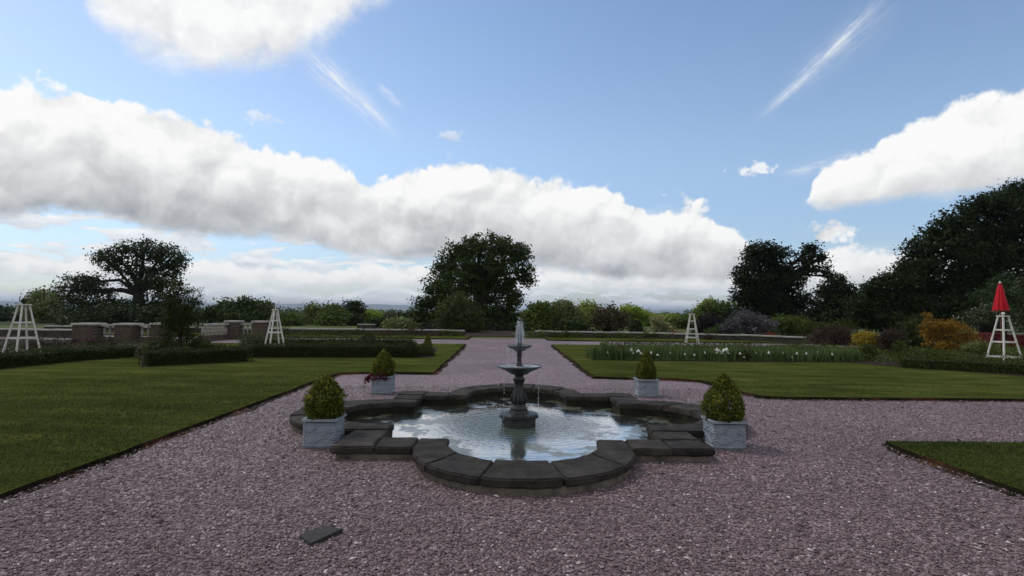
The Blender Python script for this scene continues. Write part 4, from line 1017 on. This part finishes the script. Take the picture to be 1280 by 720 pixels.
# ------------------------------------------------------------------ white wooden obelisks
def obelisk(label, loc, h, wb, wt, rz, levels, finial='ball'):
    r = empty('garden_obelisk', (loc[0], loc[1], LZ - .01), label, 'garden obelisk', 'white wooden obelisks in the beds', rz)
    def cor(k, z):
        t = z / h; s = (wb + (wt - wb) * t) / 2; sx, sy = ((-1, -1), (1, -1), (1, 1), (-1, 1))[k % 4]
        return Vector((sx * s, sy * s, z))
    for k in range(4): MB().bar(cor(k, 0), cor(k, h), .045).build('leg', M['white'], r, bevel=.004)
    for z in levels:
        for k in range(4):
            a, b = cor(k, z * h), cor(k + 1, z * h); d = (b - a).normalized() * .03
            MB().bar(a + d, b - d, .030, .050).build('crossbar', M['white'], r, bevel=.003)
    MB().box((0, 0, h + .015), (wt + .09, wt + .09, .04)).build('cap', M['white'], r, bevel=.005)
    if finial == 'ball':
        MB().lathe([(.025, h + .03), (.02, h + .05), (.045, h + .07), (.055, h + .10), (.045, h + .13), (.01, h + .15)], 14).build('finial', M['white'], r, smooth=True)
    elif finial == 'spike':
        MB().lathe([(.03, h + .03), (.022, h + .07), (.004, h + .15)], 10).build('finial', M['white'], r, smooth=True)
    return r
q = G(17, 446, LZ); left_ob = obelisk('white wooden obelisk at the far left, flat capped under a dark sprig', (q.x, q.y + .3), 1.66, .72, .20, R(69), (.03, .36, .66), None)
q = P(343, 437, 19.9); obelisk('slim white wooden obelisk in the hedge right of the brick balustrade', (q.x, q.y), 1.58, .60, .10, R(42), (.22, .5, .76), 'spike')
q = G(865, 434, LZ); obelisk('white wooden obelisk standing behind the iris bed', (q.x, q.y), 1.55, .62, .16, R(-10), (.06, .30, .56, .8), None)
q = G(1262, 456, LZ); obelisk('white wooden obelisk with a ball finial beside the red parasol', (q.x, q.y + .2), 1.62, .70, .18, R(4), (.16, .47, .72), 'ball')
sp = empty('plant_sprig', left_ob.location + Vector((0, 0, 1.68)), 'dark spiky sprig of a climber sticking up from the far left obelisk', 'plant')
s = MB(); rs = random.Random(6)
for i in range(9):
    a = rs.uniform(0, 6.28); d = Vector((math.cos(a) * rs.uniform(.08, .2), math.sin(a) * .1, rs.uniform(.05, .26)))
    s.tube([(0, 0, 0), d * .5 + Vector((0, 0, .04)), d], [.008, .022, .004], 5)
s.build('twig', M['bark'], sp)

# ------------------------------------------------------------------ balustrade of the terrace
def pier(label, x, y, w=.62, h=1.02, rz=0.0):
    r = empty('brick_pier', (x, y, 0), label, 'brick pier', 'brick piers of the terrace balustrade', rz)
    MB().box((0, 0, h / 2 - .02), (w, w, h)).build('shaft', M['brick'], r, bevel=.006)
    MB().box((0, 0, h + .035), (w + .14, w + .14, .09), 0, .94).build('cap_stone', M['limestone'], r, bevel=.012)
    return r
BP = [(.055, 0), (.055, .04), (.03, .06), (.04, .09), (.062, .16), (.066, .22), (.05, .31), (.03, .40), (.026, .45), (.045, .47), (.045, .50)]
bal_me = MB().lathe(BP, 12).mesh('baluster', True); bal_me.materials.append(M['limestone'])
def balustrade(label, a, b, n):
    a = Vector((*a, 0)); b = Vector((*b, 0)); d = b - a; L = d.length
    r = empty('stone_balustrade', a, label, 'balustrade', 'stone balustrade runs', math.atan2(d.y, d.x))
    MB().box((L / 2, 0, .13), (L, .34, .30)).build('base', M['brick'], r)
    MB().box((L / 2, 0, .82), (L, .30, .10)).build('rail', M['limestone'], r, bevel=.01)
    for i in range(n):
        o = link('baluster', bal_me, None, r); o.location = ((i + .5) * L / n, 0, .275)
    return r
def px_(x, Y): return P(x, 400, Y).x
pier('leftmost brick pier of the balustrade, beside the white parapet', px_(112, 26), 26.0, .88, .84)
pier('second brick pier from the left, with three balusters on its left', px_(161, 26.3), 26.3, .78, .84)
pier('third brick pier with a bright cap stone, half hidden by the tall shrub', px_(202, 26.8), 26.8, .62, .86)
pier('brick pier between the long baluster run and the three baluster run', px_(293, 30.4), 30.4, .66, .92)
pier('right end brick pier of the balustrade beside the white obelisk', px_(326, 30.4), 30.4, .62, .92)
balustrade('short balustrade run of three balusters between the two left piers', (px_(128, 26.1), 26.1), (px_(148, 26.2), 26.2), 3)
balustrade('short balustrade run left of the tall dark shrub', (px_(174, 26.4), 26.4), (px_(190, 26.7), 26.7), 2)
balustrade('long receding balustrade run right of the tall dark shrub', (px_(252, 28.0), 28.0), (px_(285, 30.2), 30.2), 10)
balustrade('short balustrade run of three balusters beside the white obelisk', (px_(302, 30.5), 30.5), (px_(318, 30.5), 30.5), 3)

# low white-topped wall along the terrace's far edge
def low_wall(label, pts, h=.36):
    r = empty('low_wall', (pts[0][0], pts[0][1], 0), label, 'wall', 'low white topped terrace wall'); o = Vector((*pts[0], 0))
    w = MB(); c = MB()
    for a, b in zip(pts, pts[1:]):
        a = Vector((*a, 0)) - o; b = Vector((*b, 0)) - o; L = (b - a).length; mid = (a + b) / 2; an = math.atan2(b.y - a.y, b.x - a.x)
        w.box((mid.x, mid.y, h / 2 - .05), (L, .30, h), an)
        k = max(1, int(L / 1.1))
        for i in range(k):
            q = a.lerp(b, (i + .5) / k); c.box((q.x, q.y, h + .012 + random.uniform(-.012, .012)), (L / k - .02, .42 + random.uniform(-.02, .02), .075), an + random.uniform(-.01, .01))
    w.build('wall_face', M['wallface'], r); c.build('coping', M['coping_white'], r, bevel=.01)
low_wall('low white topped wall left of the central walk', [(-30, 37.0), (-20, 36.6), (-11.5, 36.4), (-2.6, 36.2)])
low_wall('low white topped wall right of the central walk', [(1.9, 36.2), (8, 35.4), (14, 33.4), (19.5, 29.0), (21.5, 25.5)])
low_wall('white topped parapet at the far left beyond the obelisk', [(-34, 31.2), (-28, 30.6), (-21.6, 30.0)], .40)
low_wall('short pale raised wall piece behind the left row of trees', [(P(447, 410, 47).x, 47), (P(469, 410, 47).x, 47)], .38)
# scruffy plants along the wall foot
rw = random.Random(12)
WP = [(352, 'between the second obelisk and the left row'), (388, 'under the thin grey green tree'), (418, 'under the bushy left row tree'), (440, 'under the spindly tufted tree'), (478, 'under the dark shrub by the wall'), (500, 'just left of the central oak'), (538, 'at the left foot of the oak'), (562, 'under the rounded bush')]
WQ = [(672, 'at the open end of the right hand wall'), (698, 'under the dark round tree'), (716, 'under the willow like bush'), (745, 'under the pale feathery tree'), (764, 'under the bronze tree'), (797, 'under the small pointed bush'), (820, 'under the cream blossom bush'), (848, 'left of the third obelisk'), (895, 'just right of the third obelisk'), (915, 'under the plum coloured bush'), (950, 'under the lilac bush'), (990, 'under the plain green bush')]
for i, (x, lab) in enumerate(WP + WQ):
    if i < len(WP): Y = 35.2
    else:
        Y = 34.9 if x < 860 else 34.9 - (x - 860) * .019
    y0 = 388 + (x - 632) * .0105 + 700 * 1.48 / Y
    tree('wall_plant', 'weedy clump before the low white wall, ' + lab, 'plant', Y, x, [(x - rw.uniform(4, 12), y0 + rw.uniform(-1, 2), rw.uniform(6, 13), rw.uniform(2, 4)), (x + rw.uniform(4, 12), y0 + rw.uniform(-2, 2), rw.uniform(6, 13), rw.uniform(2, 4.5)), (x, y0 + 3.5, 16, 3)], M[rw.choice(['hedge_fresh', 'hedge', 'mid', 'russet'])], 1100, .085, .10, 0, 'clumps along the low wall', 130 + i)

# ------------------------------------------------------------------ red parasol and red tables
pq = P(1251, 400, 21.0)
pr = empty('closed_parasol', (pq.x, 21.0, LZ), 'closed bright red parasol on a brown pole behind the right hand obelisk', 'parasol')
MB().tube([(0, 0, 0), (0, 0, 2.86)], [.024, .020], 10).build('pole', M['wood'], pr, smooth=True)
MB().lathe([(.018, 2.84), (.035, 2.87), (.035, 2.91), (.012, 2.95)], 10).build('finial', M['white'], pr, smooth=True)
def pleats(r0, r1, z0, z1, n=18, rings=12, flare=1.0):
    m = MB(); N = n * 4
    for i in range(rings + 1):
        t = i / rings; z = z1 + (z0 - z1) * t; r = r1 + (r0 - r1) * t ** .85
        for k in range(N):
            a = 2 * math.pi * k / N; w = 1 + (.05 + .14 * t) * math.cos(n / 2 * a + .5 * math.sin(3 * a))
            m.v.append((r * w * math.cos(a), r * w * math.sin(a), z - .03 * t * math.cos(n / 2 * a)))
    for i in range(rings):
        for k in range(N): m.f.append((i * N + k, i * N + (k + 1) % N, (i + 1) * N + (k + 1) % N, (i + 1) * N + k))
    return m
pleats(.225, .065, 1.84, 2.76).build('canopy', M['red'], pr, smooth=True)
pleats(.11, .03, 2.60, 2.86, 18, 6).build('top_cap', M['red'], pr, smooth=True)
def red_table(label, px, Y, w=.62):
    q = P(px, 412, Y); r = empty('red_table', (q.x, Y, .03), label, 'table', 'red garden tables')
    MB().lathe([(w, .70), (w + .02, .715), (w + .02, .745), (w, .755)], 32).build('tabletop', M['redtop'], r, bevel=.004)
    m = pleats(w * .95, w * .93, .12, .70, 20, 5); m.build('table_cover', M['redcloth'], r, smooth=True)
    MB().tube([(0, 0, 0), (0, 0, .69)], [.06, .05], 10).build('leg', M['wood'], r)
    MB().lathe([(.25, 0), (.25, .03), (.08, .06)], 16).build('foot', M['wood'], r)
red_table('red covered round table just right of the golden bush', 1216, 27)
red_table('red covered round table beside the parasol pole', 1243, 29)
red_table('red covered round table behind the right hand obelisk', 1273, 27)

# ------------------------------------------------------------------ haze
hz = MB(); hz.box((0, 6000, 47), (30000, 26000, 150)); ho = hz.build('haze', None)
hm = bpy.data.materials.new('haze'); hm.use_nodes = True; n, l = nt(hm); n.clear()
pv = n.new('ShaderNodeVolumePrincipled'); pv.inputs['Color'].default_value = (.70, .82, 1, 1); pv.inputs['Density'].default_value = 1.25e-4; pv.inputs['Anisotropy'].default_value = 0.1
o = n.new('ShaderNodeOutputMaterial'); l.new(pv.outputs[0], o.inputs['Volume']); ho.data.materials.append(hm)
tag(ho, 'thin blue haze in the air over the whole view', 'haze', kind='stuff')

# ------------------------------------------------------------------ light and sky
SUN_EL, SUN_AZ = R(52), R(-62)          # azimuth from +Y, negative = left
sd = Vector((math.sin(SUN_AZ) * math.cos(SUN_EL), math.cos(SUN_AZ) * math.cos(SUN_EL), math.sin(SUN_EL)))
sl_ = bpy.data.lights.new('sun', 'SUN'); sl_.energy = 1.4; sl_.angle = R(10); sl_.color = (1, .955, .89)
so = bpy.data.objects.new('sun', sl_); col.objects.link(so); so.rotation_euler = sd.to_track_quat('Z', 'Y').to_euler(); so.location = (0, 0, 40)

w = bpy.data.worlds.new('World'); sc.world = w; w.use_nodes = True
w.cycles.sampling_method = "MANUAL"; w.cycles.sample_map_resolution = 512
n, l = w.node_tree.nodes, w.node_tree.links; n.clear()
STR = 0.15
sky = n.new('ShaderNodeTexSky'); sky.sky_type = 'NISHITA'; sky.sun_disc = False; sky.sun_elevation = SUN_EL; sky.sun_rotation = SUN_AZ
sky.altitude = 100; sky.air_density = 1.0; sky.dust_density = 0.6; sky.ozone_density = 1.3
tcd = n.new('ShaderNodeTexCoord').outputs['Generated']
nrm = n.new('ShaderNodeVectorMath'); nrm.operation = 'NORMALIZE'; l.new(tcd, nrm.inputs[0]); D = nrm.outputs[0]
sx = n.new('ShaderNodeSeparateXYZ'); l.new(D, sx.inputs[0])
def mth(op, a, b=None, c=None, clamp=False):
    x = n.new('ShaderNodeMath'); x.operation = op; x.use_clamp = clamp
    for i, v in enumerate((a, b, c)):
        if v is None: continue
        if hasattr(v, 'is_linked'): l.new(v, x.inputs[i])
        else: x.inputs[i].default_value = v
    return x.outputs[0]
def sstep(v, a, b):
    x = n.new('ShaderNodeMapRange'); x.interpolation_type = 'SMOOTHSTEP'; l.new(v, x.inputs['Value'])
    x.inputs['From Min'].default_value = a; x.inputs['From Max'].default_value = b
    return x.outputs[0]
def lin(v, a, b, c, d):
    x = n.new('ShaderNodeMapRange'); l.new(v, x.inputs['Value'])
    for k, q in zip(('From Min', 'From Max', 'To Min', 'To Max'), (a, b, c, d)): x.inputs[k].default_value = q
    return x.outputs[0]
AZ = mth('ARCTAN2', sx.outputs[0], sx.outputs[1]); EL = mth('ARCSINE', sx.outputs[2])
def wn(vec, scale, detail=5, rough=.55, dist=0.0):
    x = n.new('ShaderNodeTexNoise'); x.inputs['Scale'].default_value = scale; x.inputs['Detail'].default_value = detail; x.inputs['Roughness'].default_value = rough; x.inputs['Distortion'].default_value = dist
    l.new(vec, x.inputs['Vector']); return x.outputs['Fac']
def voff(vec, o):
    x = n.new('ShaderNodeVectorMath'); x.operation = 'ADD'; l.new(vec, x.inputs[0]); x.inputs[1].default_value = o; return x.outputs[0]
def wv(vec, scale):
    x = n.new('ShaderNodeTexVoronoi'); x.feature = 'SMOOTH_F1'; x.inputs['Scale'].default_value = scale; x.inputs['Smoothness'].default_value = .35
    l.new(vec, x.inputs['Vector']); return x.outputs['Distance']
# warped sphere coordinates shared by the cumulus layers
wc = n.new('ShaderNodeTexNoise'); wc.inputs['Scale'].default_value = 9; wc.inputs['Detail'].default_value = 3; l.new(D, wc.inputs['Vector'])
wsub = n.new('ShaderNodeVectorMath'); wsub.operation = 'MULTIPLY_ADD'; l.new(wc.outputs['Color'], wsub.inputs[0]); wsub.inputs[1].default_value = (.07, .07, .07); l.new(D, wsub.inputs[2])
WD = wsub.outputs[0]
N1 = wn(WD, 7.0, 8, .58); N1b = wn(voff(WD, (-.010, .0, .022)), 7.0, 8, .58)
N2 = wn(WD, 19.0, 6, .6); N2b = wn(voff(WD, (-.005, .0, .010)), 19.0, 6, .6)
N4 = wn(D, 60.0, 5, .6); NZ4 = mth('SUBTRACT', N4, .5)
V1 = wv(WD, 15.0); V1b = wv(voff(WD, (-.006, 0, .014)), 15.0); V2 = wv(WD, 36.0)
# cauliflower height: negative where heads bulge
BIL = mth('SUBTRACT', mth('ADD', mth('MULTIPLY', V1, .55), mth('MULTIPLY', V2, .28)), .32)
REL = mth('ADD', mth('MULTIPLY', mth('SUBTRACT', V1b, V1), 2.2), mth('ADD', mth('MULTIPLY', mth('SUBTRACT', N1, N1b), 3.4), mth('MULTIPLY', mth('SUBTRACT', N2, N2b), 1.6)))
NZ = mth('SUBTRACT', N1, .5); NZ2 = mth('SUBTRACT', N2, .5)
def ae(px, py):
    d = ray(px, py).normalized(); return math.atan2(d.x, d.y), math.asin(d.z)
def curve(pts):
    """elevation as a function of azimuth through the given points of the skyline of a cloud"""
    q = sorted(ae(*p) for p in pts)
    fc = n.new('ShaderNodeFloatCurve'); cv = fc.mapping.curves[0]
    u = mth('MULTIPLY_ADD', AZ, 1 / 2.4, .5, clamp=True)
    P0 = [((a + 1.2) / 2.4, e) for a, e in q]
    P0 = [(0.0, P0[0][1])] + P0 + [(1.0, P0[-1][1])]
    while len(cv.points) < len(P0): cv.points.new(.5, .5)
    for pt, (a, b) in zip(cv.points, P0): pt.location = (a, b); pt.handle_type = 'AUTO_CLAMPED'
    fc.mapping.use_clip = False; fc.mapping.update()
    l.new(u, fc.inputs['Value']); return fc.outputs[0]
def mixw(f, a, b):
    x = n.new('ShaderNodeMix'); x.data_type = 'RGBA'
    for i, v in ((0, f), (6, a), (7, b)):
        if hasattr(v, 'is_linked'): l.new(v, x.inputs[i])
        elif isinstance(v, tuple): x.inputs[i].default_value = (*v, 1)
        else: x.inputs[i].default_value = v
    return x.outputs[2]
def ccol(b, lo=(.36, .375, .40), hi=(1.0, 1.0, .99)):
    return mixw(b, tuple(x / STR for x in lo), tuple(x / STR for x in hi))
# sky: lift and cool the clear air a little towards the photograph's
x = n.new('ShaderNodeMix'); x.data_type = 'RGBA'; x.blend_type = 'MULTIPLY'; x.inputs[0].default_value = 1.0
l.new(sky.outputs[0], x.inputs[6]); l.new(mixw(sstep(EL, .30, .60), mixw(sstep(EL, .02, .30), (.70, .76, .88), (1.12, 1.10, 1.08)), (.98, 1.02, 1.04)), x.inputs[7]); colr = x.outputs[2]
def bank(base, top, bot, at, ab, soft_t, soft_b, bright, opac=1.0, lo=(.36, .375, .40)):
    T = curve(top); B = curve(bot)
    e = mth('ADD', mth('SUBTRACT', T, EL), mth('SUBTRACT', mth('ADD', mth('MULTIPLY', NZ, at * 1.5), mth('ADD', mth('MULTIPLY', NZ2, at * 1.1), mth('MULTIPLY', NZ4, at * .55))), mth('MULTIPLY', BIL, at * 1.1)))
    g = mth('ADD', mth('SUBTRACT', EL, B), mth('ADD', mth('MULTIPLY', NZ, ab), mth('ADD', mth('MULTIPLY', NZ2, ab * .9), mth('MULTIPLY', NZ4, ab * .4))))
    a = mth('MULTIPLY', mth('MULTIPLY', sstep(e, 0, soft_t), sstep(g, 0, soft_b)), opac)
    t = mth('DIVIDE', mth('SUBTRACT', EL, B), mth('MAXIMUM', mth('SUBTRACT', T, B), .02))
    br = mth('ADD', lin(t, 0.06, bright[1], bright[0], .97), mth('ADD', mth('MULTIPLY', REL, .36), mth('ADD', mth('MULTIPLY', NZ, .30), mth('MULTIPLY', NZ2, .15))), clamp=True)
    return mixw(a, base, ccol(br, lo))
def seg(base, p, q, w0, w1, alpha, nz=.8):
    a, b = ae(*p), ae(*q); dx, dy = b[0] - a[0], b[1] - a[1]; L2 = dx * dx + dy * dy
    u = mth('SUBTRACT', AZ, a[0]); v = mth('SUBTRACT', EL, a[1])
    t = mth('DIVIDE', mth('ADD', mth('MULTIPLY', u, dx), mth('MULTIPLY', v, dy)), L2, clamp=True)
    ex = mth('SUBTRACT', u, mth('MULTIPLY', t, dx)); ey = mth('SUBTRACT', v, mth('MULTIPLY', t, dy))
    d = mth('SQRT', mth('ADD', mth('MULTIPLY', ex, ex), mth('MULTIPLY', ey, ey)))
    wdt = lin(t, 0, 1, w0 / F, w1 / F)
    L = math.sqrt(L2); side = mth('DIVIDE', mth('SUBTRACT', mth('MULTIPLY', u, dy), mth('MULTIPLY', v, dx)), L)
    sc_ = n.new('ShaderNodeCombineXYZ'); l.new(mth('MULTIPLY', t, L * 16), sc_.inputs[0]); l.new(mth('MULTIPLY', side, 150), sc_.inputs[1]); STK = wn(sc_.outputs[0], 1.0, 7, .65, .6)
    k = mth('SUBTRACT', 1.0, mth('DIVIDE', mth('ADD', d, mth('MULTIPLY', NZ4, .012)), wdt), clamp=True); k = mth('MULTIPLY', k, k)
    end = mth('MULTIPLY', sstep(t, 0.0, .3), sstep(t, 1.0, .55))
    al = mth('MULTIPLY', mth('MULTIPLY', mth('MULTIPLY', k, end), alpha), mth('ADD', 1 - nz, mth('MULTIPLY', sstep(STK, .32, .68), nz * 2)), clamp=True)
    return mixw(al, base, tuple(x / STR for x in (.90, .92, .95)))
def puff(base, px, py, rx, ry, amp=.8, alpha=1.0, lo=.75):
    a, e = ae(px, py)
    u = mth('DIVIDE', mth('SUBTRACT', AZ, a), rx / F); v = mth('DIVIDE', mth('SUBTRACT', EL, e), ry / F)
    r = mth('SQRT', mth('ADD', mth('MULTIPLY', u, u), mth('MULTIPLY', v, v)))
    k = mth('ADD', mth('SUBTRACT', 1.0, r), mth('ADD', mth('MULTIPLY', NZ, amp * 1.6), mth('SUBTRACT', mth('ADD', mth('MULTIPLY', NZ2, amp * 2.6), mth('MULTIPLY', NZ4, amp * 3.8)), mth('MULTIPLY', BIL, amp * .9))))
    br = mth('ADD', lin(v, -1, .6, lo, 1.0), mth('MULTIPLY', REL, .5), clamp=True)
    return mixw(mth('MULTIPLY', sstep(k, 0, .55), alpha), base, ccol(br))
# high thin veil and streaks
colr = seg(colr, (1122, -24), (930, 166), 8, 11, .46); colr = seg(colr, (1130, -10), (960, 130), 34, 26, .16)
colr = seg(colr, (360, 40), (512, 182), 32, 15, .50); colr = seg(colr, (470, 105), (508, 138), 9, 5, .5)
colr = seg(colr, (1090, 190), (960, 222), 16, 10, .3)
# low streaky stratocumulus down to the horizon
def strat(ku, kv, o):
    c = n.new('ShaderNodeCombineXYZ'); l.new(mth('MULTIPLY', AZ, ku), c.inputs[0]); l.new(mth('MULTIPLY_ADD', EL, kv, o), c.inputs[1]); return c.outputs[0]
S1 = wn(strat(7, 26, 3.7), 1.5, 9, .60, .35); S1b = wn(strat(7, 26, 3.92), 1.5, 9, .60, .35)
ELS = mth('ADD', EL, lin(AZ, .30, .45, 0, .075))
sa = mth('MULTIPLY', sstep(S1, .455, .53), sstep(ELS, .19, .13))
sb = mth('ADD', .50, mth('ADD', mth('MULTIPLY', mth('SUBTRACT', S1, S1b), 3.0), mth('MULTIPLY', mth('SUBTRACT', S1, .5), -.8)), clamp=True)
colr = mixw(mth('MULTIPLY', sa, .92), colr, ccol(sb, (.60, .65, .73), (1.03, 1.03, 1.02)))
# cover behind and above the view
oth = mth('MAXIMUM', sstep(EL, .56, .75), mth('MAXIMUM', sstep(AZ, .95, 1.15), sstep(AZ, -.95, -1.15)))
N3 = wn(WD, 2.6, 7, .55)
colr = mixw(mth('MULTIPLY', sstep(N3, .40, .52), oth), colr, ccol(mth('ADD', .55, mth('MULTIPLY', REL, .8), clamp=True)))
# right hand clouds
colr = bank(colr, [(985, 330), (1010, 318), (1035, 305), (1070, 300), (1100, 305), (1140, 298), (1180, 265), (1230, 262), (1280, 275)], [(985, 372), (1100, 372), (1280, 372)], .05, .02, .016, .03, (.55, .6))
colr = puff(colr, 1036, 290, 30, 16, .55); colr = puff(colr, 945, 211, 24, 9, .7, .8); colr = puff(colr, 562, 170, 18, 7, .7, .45); colr = puff(colr, 325, 148, 22, 9, .8, .5)
colr = bank(colr, [(1000, 262), (1016, 225), (1040, 188), (1085, 174), (1120, 152), (1180, 132), (1230, 112), (1280, 102), (1380, 85)], [(1000, 252), (1030, 272), (1060, 268), (1100, 258), (1170, 254), (1230, 245), (1280, 235), (1380, 240)], .050, .035, .016, .024, (.55, .60), lo=(.50, .51, .53))
# the long bank across the view
colr = bank(colr, [(-120, 95), (0, 88), (60, 102), (130, 112), (200, 138), (250, 146), (320, 165), (400, 188), (480, 212), (540, 202), (600, 194), (650, 202), (700, 212), (750, 228), (800, 246), (860, 250), (905, 270), (935, 288), (955, 318), (985, 352), (1010, 380)],
            [(-120, 280), (0, 280), (100, 274), (180, 292), (260, 300), (340, 306), (420, 318), (480, 328), (560, 332), (640, 336), (720, 346), (800, 354), (880, 356), (940, 352), (985, 351), (1010, 376)], .055, .035, .014, .022, (.16, .74), 1.0, (.38, .395, .42))
# the cloud overhead on the left
colr = bank(colr, [(90, 10), (112, -50), (200, -90), (320, -90), (450, -60), (540, -25), (575, 20)], [(90, 8), (115, 40), (150, 72), (200, 98), (250, 108), (300, 100), (350, 92), (400, 66), (440, 42), (480, 18), (540, -2), (575, 16)], .05, .06, .04, .055, (.62, .5), .97, (.52, .53, .55))
bg = n.new('ShaderNodeBackground'); l.new(colr, bg.inputs[0]); bg.inputs[1].default_value = STR
wo = n.new('ShaderNodeOutputWorld'); l.new(bg.outputs[0], wo.inputs[0])

sc.view_settings.view_transform = 'Standard'; sc.view_settings.look = 'None'; sc.view_settings.exposure = 0.0; sc.view_settings.gamma = 1.0
cy = sc.cycles; sc.render.engine = 'CYCLES'
cy.max_bounces = 6; cy.diffuse_bounces = 3; cy.glossy_bounces = 3; cy.transmission_bounces = 5; cy.transparent_max_bounces = 6; cy.volume_bounces = 0
cy.use_denoising = True
